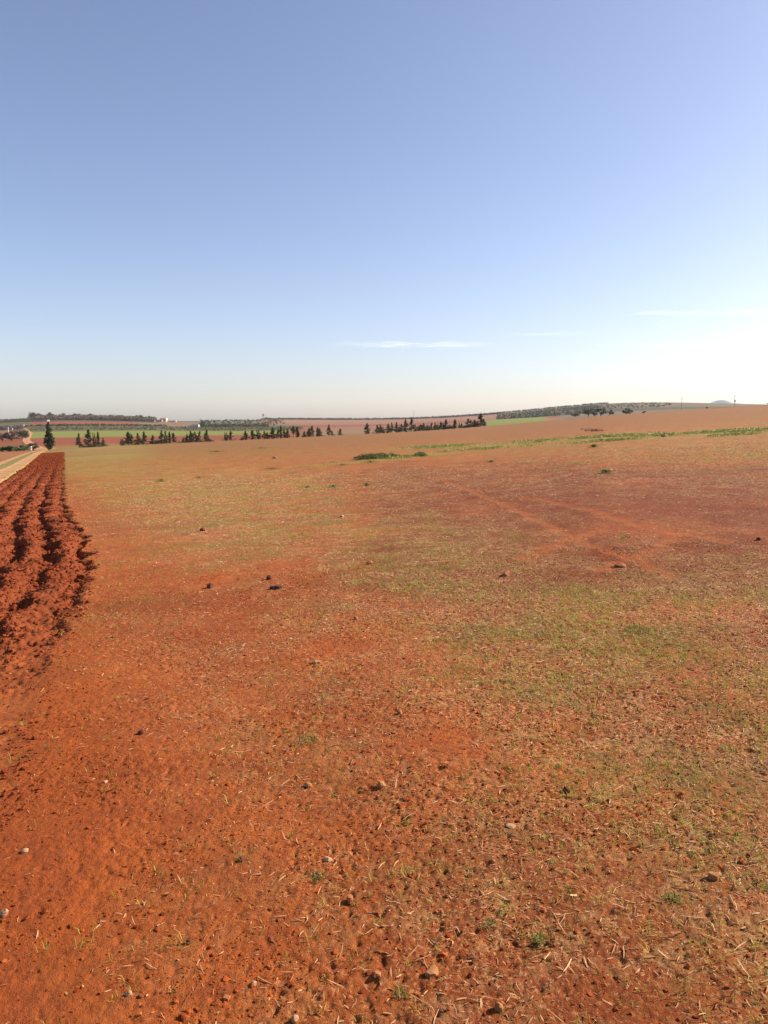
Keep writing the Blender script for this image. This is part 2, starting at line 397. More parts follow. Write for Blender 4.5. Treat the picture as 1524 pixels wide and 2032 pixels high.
def attr_material(name, attr='tint', rough=.8, transl=0.0, nscale=0, spec=.2):
    m, N, L, P = new_mat(name); P.inputs['Roughness'].default_value = rough; P.inputs['Specular IOR Level'].default_value = spec
    at = N.new('ShaderNodeAttribute'); at.attribute_name = attr; c = at.outputs['Color']
    if nscale:
        co = N.new('ShaderNodeTexCoord').outputs['Object']; n = nnoise(N, L, co, nscale, 4)
        g = mrange(N, L, n.outputs[0], .3, .7, .75, 1.2); q = N.new('ShaderNodeCombineXYZ')
        for i in range(3): L.new(g, q.inputs[i])
        c = mixc(N, L, 1.0, c, q.outputs[0], 'MULTIPLY')
    L.new(c, P.inputs['Base Color'])
    if transl:
        t = N.new('ShaderNodeBsdfTranslucent'); L.new(c, t.inputs['Color']); x = N.new('ShaderNodeMixShader'); x.inputs[0].default_value = transl
        L.new(P.outputs[0], x.inputs[1]); L.new(t.outputs[0], x.inputs[2]); L.new(x.outputs[0], N['Material Output'].inputs[0])
    return m
def plain(name, ca, cb, scale=3.0, rough=.85, bump=0.0, spec=.2):
    m, N, L, P = new_mat(name); P.inputs['Roughness'].default_value = rough; P.inputs['Specular IOR Level'].default_value = spec
    co = N.new('ShaderNodeTexCoord').outputs['Object']; n = nnoise(N, L, co, scale, 5)
    L.new(mixc(N, L, mrange(N, L, n.outputs[0], .35, .65, 0, 1), ca, cb), P.inputs['Base Color'])
    if bump:
        b = N.new('ShaderNodeBump'); b.inputs['Distance'].default_value = bump; L.new(n.outputs[0], b.inputs['Height']); L.new(b.outputs[0], P.inputs['Normal'])
    return m
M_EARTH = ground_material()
M_STRAW = attr_material('dry_straw', rough=.7, transl=.12)
M_GRASS = attr_material('green_blade', rough=.6, transl=.35)
M_CLOD = attr_material('earth_clod', rough=.95, nscale=60, spec=.08)
M_LEAF = attr_material('tree_foliage', rough=.75, transl=.18)
M_WEED = attr_material('weed_leaf', rough=.55, transl=.25)
M_BARK = plain('bark', (.10, .065, .045), (.19, .135, .10), 8)
M_ROCK = plain('pale_stone', (.30, .15, .07), (.42, .25, .13), 30, .9, .004)
M_ROCKR = plain('rusty_stone', (.27, .095, .032), (.36, .16, .065), 30, .9, .004)
M_ROCKD = plain('shaded_stone', (.08, .022, .011), (.14, .04, .02), 30, .9, .004); M_ROCKK = plain('black_stone', (.018, .012, .012), (.04, .025, .022), 30, .9, .004)  # dark stone colour has the clods' shade painted in
M_WHITE = plain('whitewash', (.58, .56, .53), (.66, .64, .61), .8, .9)
M_PINKW = plain('pink_render', (.50, .33, .26), (.56, .40, .32), .8, .9)
M_YELW = plain('cream_render', (.54, .48, .34), (.6, .55, .40), .8, .9)
M_ROOF = plain('roof_sheet', (.40, .30, .27), (.50, .40, .36), .6, .8)
M_DARK = plain('dark_opening', (.03, .03, .035), (.05, .05, .055), 1, .5)
M_WOODP = plain('pole_wood', (.14, .11, .09), (.22, .18, .15), 4)
M_METAL = plain('grey_steel', (.20, .20, .21), (.28, .28, .29), 2, .6)
M_INS = plain('insulator_glaze', (.12, .08, .07), (.18, .12, .10), 2, .3)
M_SHED = plain('grey_render', (.27, .22, .20), (.33, .27, .25), .5, .9)

# ------------------------------------------------------------------ ground sheets
def rows_d():
    r = list(np.linspace(-7, 0, 36)); d = 0.0
    r.append(.35)
    d = .75
    while d < 12: r.append(d); d += .0023 * (d + 1)
    while d < 40: r.append(d); d += .0036 * (d + 1)
    while d < 300: r.append(d); d += .007 * (d + 1)
    while d < 2800: r.append(d); d += .009 * d
    while d < 7000: r.append(d); d *= 1.05
    r.append(7000.0)
    return np.array(r)
def cols_c():
    a = np.linspace(-.60, .60, 800)
    o = [.60]; s = .002
    while o[-1] < 1.35: s *= 1.09; o.append(o[-1] + s)
    o = np.array(o[1:]); return np.concatenate([-o[::-1], a, o])
RD, CC = rows_d(), cols_c()
NR, NC = len(RD), len(CC)
gy = np.repeat(RD, NC); gx = (CC[None, :] * (1 + np.abs(RD))[:, None]).ravel()
gm = masks(gx, gy); gz = H(gx, gy) + micro(gx, gy, gm)
gc = ground_colour(gx, gy, gm)
cover = np.stack([np.clip(gm['straw'] * 1.2, 0, 1) * (1 - sstep(240, 300, gy)), np.clip(gm['grass'], 0, 1) * (1 - sstep(240, 300, gy)), gm['plough']], 1)
GV = np.stack([gx, gy, gz], 1)
ii = (np.arange(NR - 1)[:, None] * NC + np.arange(NC - 1)[None, :]).ravel()
GF = np.stack([ii, ii + 1, ii + NC + 1, ii + NC], 1)
fd_ = gy[ii]; fp = gm['plough'][GF].mean(1)
def sub(name, sel, label=None):
    Fs = GF[sel]; used = np.zeros(len(GV), bool); used[Fs.ravel()] = True
    idx = np.cumsum(used) - 1
    me = np_mesh(name, GV[used], idx[Fs], True, {'tint': ('POINT', gc[used]), 'cover': ('POINT', cover[used])})
    return tag(link(name, me, M_EARTH), label, kind='structure')
is_pl = (fp > .5) & (fd_ < 170); is_hill = fd_ > 1040; is_val = (fd_ > 300) & ~is_hill
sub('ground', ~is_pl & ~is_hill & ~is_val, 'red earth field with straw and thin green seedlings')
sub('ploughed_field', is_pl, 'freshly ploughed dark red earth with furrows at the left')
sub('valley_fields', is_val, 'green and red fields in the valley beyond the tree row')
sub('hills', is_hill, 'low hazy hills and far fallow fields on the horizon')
del GV, GF, gx, gy, gz, gm, gc, cover

# farm track: a draped ribbon with two sandy ruts and a grassy middle
def track_ribbon(pts, halfw, name, label, two=True):
    pts = np.array(pts, float); seg = np.hypot(*np.diff(pts, axis=0).T); s = np.concatenate([[0], np.cumsum(seg)])
    t = np.linspace(0, s[-1], max(60, int(s[-1] / .5))); cx = np.interp(t, s, pts[:, 0]); cy = np.interp(t, s, pts[:, 1])
    k = np.ones(21) / 21; cx = np.convolve(np.pad(cx, 10, mode='edge'), k, 'valid'); cy = np.convolve(np.pad(cy, 10, mode='edge'), k, 'valid')
    tx, ty = np.gradient(cx), np.gradient(cy); l = np.hypot(tx, ty); nx, ny = -ty / l, tx / l
    q = np.linspace(-1, 1, 41); hw = halfw * (1 + .16 * noise2(t * .35, t * 0 + .5, 2) + .08 * noise2(t * 1.1, t * 0 + .5, 3))
    X = cx[:, None] + nx[:, None] * q * hw[:, None]; Y = cy[:, None] + ny[:, None] * q * hw[:, None]
    Z = H(X.ravel(), Y.ravel()) + .12
    X, Y = X.ravel(), Y.ravel(); Q = np.tile(q, len(t))
    e = noise2(X * .8, Y * .8, 5) * .12
    if two:
        rut = rowmask(.30, .92, .05, np.abs(Q) + e); Z = Z - .05 * rut
        c = mix(np.ones((len(X), 3)) * np.array((.20, .16, .045)), np.array((.42, .22, .095)), rut) * (1 + .25 * fbm(X, Y, .6, 3, 9))[:, None]
    else:
        c = np.ones((len(X), 3)) * np.array((.42, .20, .10))
    n = len(q); ii = (np.arange(len(t) - 1)[:, None] * n + np.arange(n - 1)[None, :]).ravel()
    Fq = np.stack([ii, ii + 1, ii + n + 1, ii + n], 1)
    Z = Z - .25 * sstep(.93, 1.0, np.abs(Q))
    me = np_mesh(name, np.stack([X, Y, Z], 1), Fq, True, {'tint': ('POINT', c), 'cover': ('POINT', np.zeros((len(X), 3)))})
    tag(link(name, me, M_EARTH), label, kind='structure')
track_ribbon([hit(px, py) for px, py in ((-120,985),(-60,958),(-20,939),(8,928),(28,918),(46,909),(64,900),(82,894),(100,889.5))], 1.55, 'farm_track', 'pale sandy farm track with two ruts and a grassy middle')
def far_pt(px, d): return (uOf(px) * d, d)
track_ribbon([far_pt(84, 196), far_pt(70, 250), far_pt(60, 300), far_pt(51, 380), far_pt(50, 430), far_pt(56, 560), far_pt(59, 640), far_pt(54, 760), far_pt(50, 860), far_pt(44, 1000)], 1.9, 'farm_road', 'pale dirt road winding down the valley past the lone cypress', False)

# ------------------------------------------------------------------ straw, seedlings, clods
rng = np.random.RandomState(11)
def scatter(n, d0, d1, power, c_half=None):
    c_half = c_half or (.96 if d0 < 2 else .70)
    """random ground points; power 1 = even in area, 0 = thinning with distance"""
    u = rng.rand(n); p = power + 1
    y = (d0 ** p + u * (d1 ** p - d0 ** p)) ** (1 / p)
    x = (rng.rand(n) * 2 - 1) * c_half * (y + .6)
    return x, y
def strips(x, y, z, ang, ln, wd, col, lift, curl, pitch, taper=1.0, name='straw', mat=None, roll=None):
    """each a thin bent strip of two quads"""
    n = len(x); ca, sa = np.cos(ang), np.sin(ang)
    T = np.array((-.5, 0, .5)); V = np.empty((n, 6, 3)); px_, py_ = -sa, ca
    roll = np.zeros(n) if roll is None else roll
    for i, t in enumerate(T):
        bend = curl * (.25 - t * t) * ln
        bx = x + ca * t * ln * np.cos(pitch) + px_ * bend * .8; by = y + sa * t * ln * np.cos(pitch) + py_ * bend * .8
        bz = z + lift + t * ln * np.sin(pitch) + np.abs(bend) * .5
        w = wd * (1.0 if i == 1 else taper) * .5
        for j, s in enumerate((-1, 1)):
            V[:, i * 2 + j, 0] = bx + px_ * s * w * np.cos(roll); V[:, i * 2 + j, 1] = by + py_ * s * w * np.cos(roll); V[:, i * 2 + j, 2] = bz + s * w * np.sin(roll)
    b = np.arange(n)[:, None] * 6
    Fq = np.concatenate([b + np.array((0, 1, 3, 2)), b + np.array((2, 3, 5, 4))], 1).reshape(-1, 4)
    return np_mesh(name, V.reshape(-1, 3), Fq, False, {'tint': ('POINT', np.repeat(col, 6, axis=0))})
def make_straw():
    xs, ys = [], []
    for n, d0, d1, pw in ((220000, .9, 7, .9), (520000, 7, 30, .1), (170000, 26, 75, -.3)):
        a, b = scatter(n, d0, d1, pw); xs.append(a); ys.append(b)
    x, y = np.concatenate(xs), np.concatenate(ys)
    m = masks(x, y); keep = rng.rand(len(x)) < np.clip(.05 + 1.2 * m['straw'] ** 1.15, 0, 1) * (1 - .9 * m['plough'])
    x, y = x[keep], y[keep]; z = ground_z(x, y); n = len(x)
    ln = np.clip(rng.lognormal(math.log(.0155), .70, n), .005, .075) * (1 + 1.0 * sstep(5, 25, y)); wd = rng.uniform(.0012, .0042, n) * (1 + 1.6 * sstep(5, 25, y))
    big = rng.rand(n) < .05; wd[big] *= 1.7
    t = rng.rand(n)[:, None]; col = (np.array((.74, .47, .24)) * t + np.array((.40, .17, .06)) * (1 - t)); dk = rng.rand(n) < .25
    col[dk] *= np.array((.5, .38, .35)); br = rng.rand(n) < .05; col[br] = (.66, .48, .28)
    near = (1 - sstep(3, 8, y))[:, None] * .42; col = col * (1 - near) + np.array((.30, .11, .035)) * near
    ang = rng.uniform(0, pi, n)
    me = strips(x, y, z, ang, ln, wd, col, rng.uniform(.0005, .005, n), rng.uniform(-.35, .35, n), rng.normal(0, .20, n), .55, 'straw', roll=rng.normal(0, .5, n))
    tag(link('straw', me, M_STRAW), 'short scraps of dry pale straw littering the red earth', 'straw', kind='stuff')
make_straw()
def blades(x, y, z, hgt, wd, ang, lean, col, name):
    n = len(x); V = np.empty((n, 5, 3)); ca, sa = np.cos(ang), np.sin(ang)
    for i, (t, k) in enumerate(((0, 1.0), (.55, .8))):
        r = lean * hgt * t * t
        for j, s in enumerate((-1, 1)):
            V[:, i * 2 + j, 0] = x + ca * r - sa * s * wd * k * .5; V[:, i * 2 + j, 1] = y + sa * r + ca * s * wd * k * .5
            V[:, i * 2 + j, 2] = z + hgt * t * (1 - .15 * lean) - (.003 if i == 0 else 0)
    V[:, 4, 0] = x + ca * lean * hgt; V[:, 4, 1] = y + sa * lean * hgt; V[:, 4, 2] = z + hgt * np.clip(1 - .45 * lean, .15, 1)
    b = np.arange(n)[:, None] * 5
    Fq = np.concatenate([b + np.array((0, 1, 3)), b + np.array((0, 3, 2)), b + np.array((2, 3, 4))], 1).reshape(-1, 3)
    return np_mesh(name, V.reshape(-1, 3), Fq, False, {'tint': ('POINT', np.repeat(col, 5, axis=0))})
def make_grass():
    xs, ys = [], []
    for n, d0, d1, pw in ((37000, .9, 7, .9), (100000, 7, 26, .1), (40000, 26, 90, -.3)):
        a, b = scatter(n, d0, d1, pw); xs.append(a); ys.append(b)
    x, y = np.concatenate(xs), np.concatenate(ys); m = masks(x, y)
    keep = rng.rand(len(x)) < np.clip(.015 + .95 * m['grass'] ** 1.3 + .5 * m['band'], 0, 1) * (1 - m['plough'])
    x, y = x[keep], y[keep]; nb = 7
    sz = np.clip(rng.lognormal(0, .35, len(x)), .5, 2.2)
    X = np.repeat(x, nb); Y = np.repeat(y, nb); S = np.repeat(sz, nb); n = len(X)
    r = .014 * S * np.sqrt(rng.rand(n)); a = rng.rand(n) * 2 * pi; X = X + r * np.cos(a) * 1.3; Y = Y + r * np.sin(a) * 1.3
    Z = ground_z(X, Y)
    t = rng.rand(n)[:, None]; col = np.array((.23, .25, .035)) * t + np.array((.42, .36, .07)) * (1 - t)
    tt = np.repeat(rng.rand(len(x)), nb)[:, None]; col = col * (.75 + .5 * tt)
    me = blades(X, Y, Z, S * rng.uniform(.012, .034, n), rng.uniform(.0014, .003, n) * (1 + .8 * sstep(6, 30, Y)), a + rng.normal(0, .6, n), rng.uniform(.2, 1.3, n), col, 'grass')
    tag(link('grass', me, M_GRASS), 'tiny yellow green grass seedlings sprouting through the straw', 'grass', kind='stuff')
make_grass()
# icosahedron base for clods and stones
_g = (1 + 5 ** .5) / 2
ICO = np.array([(-1,_g,0),(1,_g,0),(-1,-_g,0),(1,-_g,0),(0,-1,_g),(0,1,_g),(0,-1,-_g),(0,1,-_g),(_g,0,-1),(_g,0,1),(-_g,0,-1),(-_g,0,1)], float); ICO /= np.linalg.norm(ICO[0])
ICF = np.array([(0,11,5),(0,5,1),(0,1,7),(0,7,10),(0,10,11),(1,5,9),(5,11,4),(11,10,2),(10,7,6),(7,1,8),(3,9,4),(3,4,2),(3,2,6),(3,6,8),(3,8,9),(4,9,5),(2,4,11),(6,2,10),(8,6,7),(9,8,1)])
def lumps(x, y, z, r, col, name, sink=.35, flat=.7):
    n = len(x); V = ICO[None] * (1 + rng.uniform(-.45, .40, (n, 12, 1))); a = rng.rand(n) * 2 * pi
    sx = rng.uniform(.75, 1.35, n)[:, None]
    vx = V[:, :, 0] * sx; vy = V[:, :, 1]; ca, sa = np.cos(a)[:, None], np.sin(a)[:, None]
    O = np.stack([x[:, None] + r[:, None] * (vx * ca - vy * sa), y[:, None] + r[:, None] * (vx * sa + vy * ca), z[:, None] + r[:, None] * (V[:, :, 2] * flat + flat - sink * 2 * flat)], 2)
    Fq = (np.arange(n)[:, None, None] * 12 + ICF[None]).reshape(-1, 3)
    return np_mesh(name, O.reshape(-1, 3), Fq, False, {'tint': ('POINT', np.repeat(col, 12, axis=0))})
def make_clods():
    x, y = scatter(270000, .9, 9, .6); x2, y2 = scatter(60000, 9, 40, .0); x, y = np.concatenate([x, x2]), np.concatenate([y, y2])
    m = masks(x, y); clump = sstep(-.1, .35, fbm(x, y, 1.7, 3, 91))
    keep = rng.rand(len(x)) < np.clip(.15 + .85 * clump + .3 * m['straw'], 0, 1) * (1 - .8 * m['rut']) * (1 - m['plough'])
    x, y = x[keep], y[keep]; n = len(x); r = np.clip(rng.lognormal(math.log(.0024), .55, n), .0010, .012) * (1 + .5 * sstep(6, 25, y))
    t = rng.rand(n)[:, None]; col = (SOIL * 1.05 * t + SOIL_D * .9 * (1 - t)) * .74
    tag(link('soil_crumbs', lumps(x, y, ground_z(x, y), r, col, 'soil_crumbs', .42, .62), M_CLOD), 'small crumbs of red soil scattered over the field', 'soil crumbs', kind='stuff')
    # ploughed land
    n0 = 300000; y = 3.0 + (rng.rand(n0) ** 1.5) * 135; x = edge_x(y) + .15 - np.abs(rng.rand(n0)) * (1.2 + .30 * y)
    m = masks(x, y); keep = rng.rand(n0) < np.clip(m['plough'] + .25 * (np.abs(m['v']) < .45) + .12 * (m['v'] > 0) * (y < 7), 0, 1) * (1 - .9 * m['rut']); x, y = x[keep], y[keep]; n = len(x)
    r = np.clip(rng.lognormal(math.log(.0072), .62, n), .003, .04) * (1 + 1.3 * sstep(15, 70, y)) * (.55 + .45 * sstep(5, 8, y))
    t = rng.rand(n)[:, None]; col = np.array((.25, .052, .014)) * t + np.array((.12, .024, .009)) * (1 - t)
    tag(link('soil_clods', lumps(x, y, ground_z(x, y), r, col, 'soil_clods', .3, .75), M_CLOD), 'rough dark red clods turned up by the plough', 'soil clods', kind='stuff')
make_clods()

# ------------------------------------------------------------------ stones lying on the field
def stone(px, py, w, hr, mat, label, seed, cube=0.0, name='stone'):
    x, y = hit(px, py); r = w * .5 * y * 1.06 / F
    rs = np.random.RandomState(seed)
    import bmesh
    bm = bmesh.new(); bmesh.ops.create_icosphere(bm, subdivisions=3, radius=1.0)
    ph = rs.rand(9) * 6; pl = rs.normal(0, 1, (9, 3)); pl /= np.linalg.norm(pl, axis=1)[:, None]; off = rs.uniform(.62, .9, 9)
    for v in bm.verts:
        p = np.array(v.co)
        for k in range(9):
            d = p @ pl[k] - off[k]
            if d > 0: p = p - pl[k] * d
        if cube: p = np.clip(p * 1.25, -.72, .72) * 1.2 * cube + p * (1 - cube)
        p = p * (1 + .05 * sin(7 * p[0] + ph[0]) * sin(6 * p[1] + ph[1]) + .03 * sin(13 * p[2] + ph[2]))
        v.co = (p[0] * r, p[1] * r * .85, (p[2] * hr + hr * .62) * r)
    me = bpy.data.meshes.new(name); bm.to_mesh(me); bm.free()
    for p in me.polygons: p.use_smooth = False
    z = float(ground_z(x, y)[0])
    o = link(name, me, mat, loc=(x, y, z - .002)); o.rotation_euler[2] = rs.rand() * 6
    tag(o, label, 'stone', 'loose stones and clods on the red field')
STONES = [  # letter D picks the colour with the clods' shade painted in
 (548,1168,25,.45,'K','flat black stone on bare red soil beside the two dark clods',0),
 (417,1166,15,.8,'D','small dark clod on bare soil left of the flat black stone',0),
 (535,1149,13,.8,'D','dark clod with a pale rim just above the flat black stone',0),
 (402,1054,12,.7,'D','small dark clod at the edge of the pale straw on the left',0),
 (733,1119,14,.7,'R','brown stone in the straw right of the black stone',0),
 (1005,1143,19,.7,'R','angular brown clod in the straw below the crossing wheel lines',0),
 (1230,1124,24,.4,'R','flat broken clod beside the crossing wheel lines',0),
 (1505,1074,10,.8,'D','small dark stone near the right edge by the wheel lines',0),
 (678,1026,11,.5,'P','tiny pale stone on the faint bare path',0),
 (706,1231,11,.8,'R','reddish clod on the straw edge in mid field',0),
 (575,1268,11,.4,'P','flat pale chip above the pale mid field stone',0),
 (628,1316,16,.6,'P','pale rounded stone among dark crumbs in mid field',0),
 (793,1421,13,.9,'R','round reddish stone casting a black shadow in mid field',0),
 (280,1459,17,.7,'D','dark clod with a dry sprig beside it on the left',0),
 (612,1560,18,.6,'R','lumpy reddish clod left of the cracked twin clod',0),
 (757,1565,20,.8,'R','knobbly twin clod beside a grass tuft in the middle',0),
 (1125,1573,18,.7,'D','black clod in the red soil below the green band',0),
 (1014,1643,22,.28,'P','thin white flake of stone lying flat on the soil',0),
 (651,1706,20,.95,'P','tan egg shaped stone with a long dark shadow',0),
 (480,1710,17,.6,'D','dark clod on smooth soil left of the tan egg shaped stone',0),
 (695,1784,16,1.0,'R','squared tan stone beside a seedling below the egg shaped stone',.6),
 (1416,1739,22,.75,'R','cube shaped brown stone near the right edge',.9),
 (50,1692,17,.6,'P','yellowish stone near the left edge',0),
 (9,1817,18,.9,'P','pale yellow stone at the very left edge',0),
 (375,1868,15,.8,'D','dark clod between forked straws at lower left',0),
 (255,1976,17,.7,'P','pale ridged stone at lower left with a dark shadow',0),
 (450,1981,15,.6,'R','small square tan stone at the bottom',.7),
 (503,1951,16,.7,'P','cream coloured pebble at the bottom left of centre',0),
 (585,2022,18,.9,'P','tan pebble at the very bottom edge',0),
 (748,1933,20,.6,'R','tan wedge of stone at bottom centre',0),
 (858,1928,34,.55,'R','broad lumpy tan stone half buried at bottom centre',0),
 (990,1999,20,1.0,'R','reddish stone with a black shadow at the bottom right of centre',0),
 (1090,1868,15,.8,'D','dark round clod standing in for a shaded hole beside the lower right grass tuft',0),  # dark clod put in where there is a shaded hole
 (277,1320,9,.4,'P','tiny white chip on the smooth orange soil',0),
 (208,1551,13,.5,'P','small pinkish stone on smooth soil at the left',0),
 (545,910,9,.6,'P','bright white stone far off in the middle of the field',0),
 (1317,867,11,.6,'P','bright white stone in the weed strip at the right',0),
]
for i, s in enumerate(STONES):
    stone(s[0], s[1], s[2], s[3], {'D': M_ROCKD, 'K': M_ROCKK, 'R': M_ROCKR, 'P': M_ROCK}[s[4]], s[5], 100 + i, s[6], 'clod' if 'clod' in s[5] and 'stone' not in s[5].split(' on ')[0] else 'stone')

# ------------------------------------------------------------------ leafy weeds
def leafy(n, rx, ry, h, leaf, seed, dark=1.0):
    """a mound of small tilted leaves"""
    rs = np.random.RandomState(seed)
    a = rs.rand(n) * 2 * pi; r = np.sqrt(rs.rand(n)) if h > .15 else np.minimum(np.abs(rs.normal(0, .36, n)), .72 + .1 * rs.rand(n)); lump = .65 + .5 * (noise2(r * np.cos(a) * 3, r * np.sin(a) * 3, seed) + .3)
    x = rx * r * np.cos(a); y = ry * r * np.sin(a); z = h * rs.rand(n) ** .6 * np.clip(1 - r ** 3, .12, 1) * np.clip(lump, .2, 1.3)
    th = rs.rand(n) * 2 * pi; ti = rs.uniform(-.3, 1.0, n); L_ = leaf * rs.uniform(.6, 1.3, n); W = L_ * .55
    dx, dy, dz = np.cos(th) * np.cos(ti), np.sin(th) * np.cos(ti), np.sin(ti); sx, sy = -np.sin(th), np.cos(th)
    V = np.empty((n, 4, 3)); P = np.stack([x, y, z], 1); D = np.stack([dx, dy, dz], 1); S = np.stack([sx, sy, 0 * sx], 1)
    V[:, 0] = P; V[:, 1] = P + D * L_[:, None] * .5 + S * W[:, None] * .5 ; V[:, 2] = P + D * L_[:, None] - np.array((0, 0, .25)) * L_[:, None]; V[:, 3] = P + D * L_[:, None] * .5 - S * W[:, None] * .5
    t = rs.rand(n)[:, None]; col = (np.array((.09, .13, .03)) * t + np.array((.19, .21, .055)) * (1 - t)) * dark
    pale = rs.rand(n) < .12; col[pale] = (.32, .34, .16)
    return np_mesh('leaves', V.reshape(-1, 3), np.arange(n * 4).reshape(n, 4), False, {'tint': ('POINT', np.repeat(col, 4, axis=0))})
def weed(name, px, py, wpx, h, n, leaf, seed, label, ry=None, dark=1.0, group='leafy weeds growing in the field'):
    x, y = hit(px, py); rx = wpx * .5 * y / F
    o = link(name, leafy(n, rx, ry or rx * .7, h, leaf, seed, dark), M_WEED, loc=(x, y, float(ground_z(x, y)[0])))
    tag(o, label, 'weed', group); return o
def tuft(px, py, wpx, h, n, seed, label):
    rs = np.random.RandomState(seed); x, y = hit(px, py); R_ = wpx * .5 * y / F; r = R_ * rs.rand(n) ** .7; a = rs.rand(n) * 2 * pi; X, Y = r * np.cos(a), r * np.sin(a) * 1.1
    t = rs.rand(n)[:, None]; col = np.array((.12, .13, .03)) * t + np.array((.30, .25, .075)) * (1 - t)
    me = blades(X, Y, ground_z(X + x, Y + y) - float(ground_z(x, y)[0]), h * rs.uniform(.25, 1.1, n), rs.uniform(.0015, .0035, n) * (1 + .12 * y), a + rs.normal(0, 1.3, n), rs.uniform(.1, 1.5, n), col, 'grass_tuft')
    tag(link('grass_tuft', me, M_GRASS, loc=(x, y, float(ground_z(x, y)[0]))), label, 'grass tuft', 'green tufts growing on the red field')
weed('weed_clump', 755, 909, 106, .30, 5200, .085, 1, 'long low clump of dark green leafy weeds in mid field', 1.1, .7)
weed('weed_clump', 835, 905, 26, .26, 900, .08, 2, 'small round weed clump right of the long dark clump', .6, .75)
for i, (px, py, w, h, n, lf, lb) in enumerate((
 (1240,1068,26,.07,110,.035,'bright green weed beside the crossing wheel lines'),
 (1255,1091,18,.04,60,.03,'tiny weed just below the bright green weed at the wheel lines'),
 (1400,1226,26,.06,90,.035,'yellow green weed in the straw at the right'),
 (1202,939,46,.10,300,.05,'low green weed on the dark red soil right of centre'),
 (783,1000,14,.06,60,.035,'lone tiny weed on red soil in the middle distance'),
 (890,1061,30,.07,120,.035,'ragged weed at the upper edge of the straw band'),
 (728,964,26,.08,140,.05,'low weed to the right of the faint bare path'),
 (660,967,50,.06,200,.04,'flat thin weed in front of the long dark clump'),
 (610,967,30,.06,120,.04,'flat weed left of the faint bare path'),
 (540,931,60,.08,420,.05,'spread green weed patch left of the long dark clump'),
 (680,923,50,.08,300,.05,'low weed patch just left below the long dark clump'),
 (735,918,60,.10,420,.05,'yellow green weed strip in front of the long dark clump'),
 (320,956,30,.10,240,.05,'green weed tuft in the pale straw at the left'),
 (395,948,30,.06,160,.045,'thin weed tuft in the pale straw left of centre'),
 (428,897,80,.15,420,.10,'thin weed streak near the tree row left of centre'),
 (520,890,90,.12,420,.10,'faint weed streak below the tree row in the middle'),
 (975,917,30,.08,200,.05,'small weed below the green weed strip'),
 (1178,888,26,.14,260,.08,'dark little weed just below the weed strip'),
 (305,1130,50,.03,120,.03,'thin seedling patch on orange soil at the left'),
 (1270,1250,60,.05,420,.028,'bright yellow green seedling patch in the straw band'),
 (630,1740,34,.035,130,.014,'green tuft below the tan egg shaped stone'),
 (605,1472,60,.03,260,.014,'spread green tuft on red soil in mid field'),
 (1335,1778,34,.04,150,.016,'upright green tuft left of the cube shaped stone'),
 (1072,1864,26,.045,120,.016,'upright green tuft beside the clod standing in for a dark hole'),
 (797,1968,30,.03,90,.014,'little tuft below the tan wedge of stone'),
 (970,1835,26,.03,80,.014,'small tuft at lower right of centre'))):
    if lf <= .036: tuft(px, py, w, max(h * .7, .02), int(n * .45), 20 + i, lb)
    else: weed('weed', px, py, w, h, n, lf, 20 + i, lb, None, 1.25)
def weed_strip():
    V = []; 
    rs = np.random.RandomState(5); X, Y, S = [], [], []
    for (pts, n, w) in ((BAND2, 2800, 1.1), (BAND, 1000, .5)):
        pts = np.array(pts); seg = np.hypot(*np.diff(pts, axis=0).T); s = np.concatenate([[0], np.cumsum(seg)]); t = rs.rand(n) * s[-1]
        x = np.interp(t, s, pts[:, 0]) + rs.normal(0, w, n); y = np.interp(t, s, pts[:, 1]) + rs.normal(0, w, n)
        k = fbm(x, y, .22, 3, 15) + rs.normal(0, .16, n) > .10; X.append(x[k]); Y.append(y[k])
    x, y = np.concatenate(X), np.concatenate(Y); nb = 12; X = np.repeat(x, nb) + rs.normal(0, .14, len(x) * nb); Y = np.repeat(y, nb) + rs.normal(0, .14, len(x) * nb)
    n = len(X); Z = H(X, Y) + rs.uniform(0, .09, n); th = rs.rand(n) * 2 * pi; ti = rs.uniform(-.2, 1.1, n); L_ = rs.uniform(.05, .11, n)
    D = np.stack([np.cos(th) * np.cos(ti), np.sin(th) * np.cos(ti), np.sin(ti)], 1) * L_[:, None]; Sd = np.stack([-np.sin(th), np.cos(th), 0 * th], 1) * L_[:, None] * .35; P = np.stack([X, Y, Z], 1)
    V = np.stack([P, P + D * .5 + Sd, P + D, P + D * .5 - Sd], 1); t = rs.rand(n)[:, None]; col = np.array((.15, .19, .035)) * t + np.array((.32, .32, .075)) * (1 - t)
    me = np_mesh('weed_strip', V.reshape(-1, 3), np.arange(n * 4).reshape(n, 4), False, {'tint': ('POINT', np.repeat(col, 4, axis=0))})
    tag(link('weed_strip', me, M_WEED), 'long broken strip of green weeds crossing the field at the right', 'weeds', kind='stuff')
weed_strip()

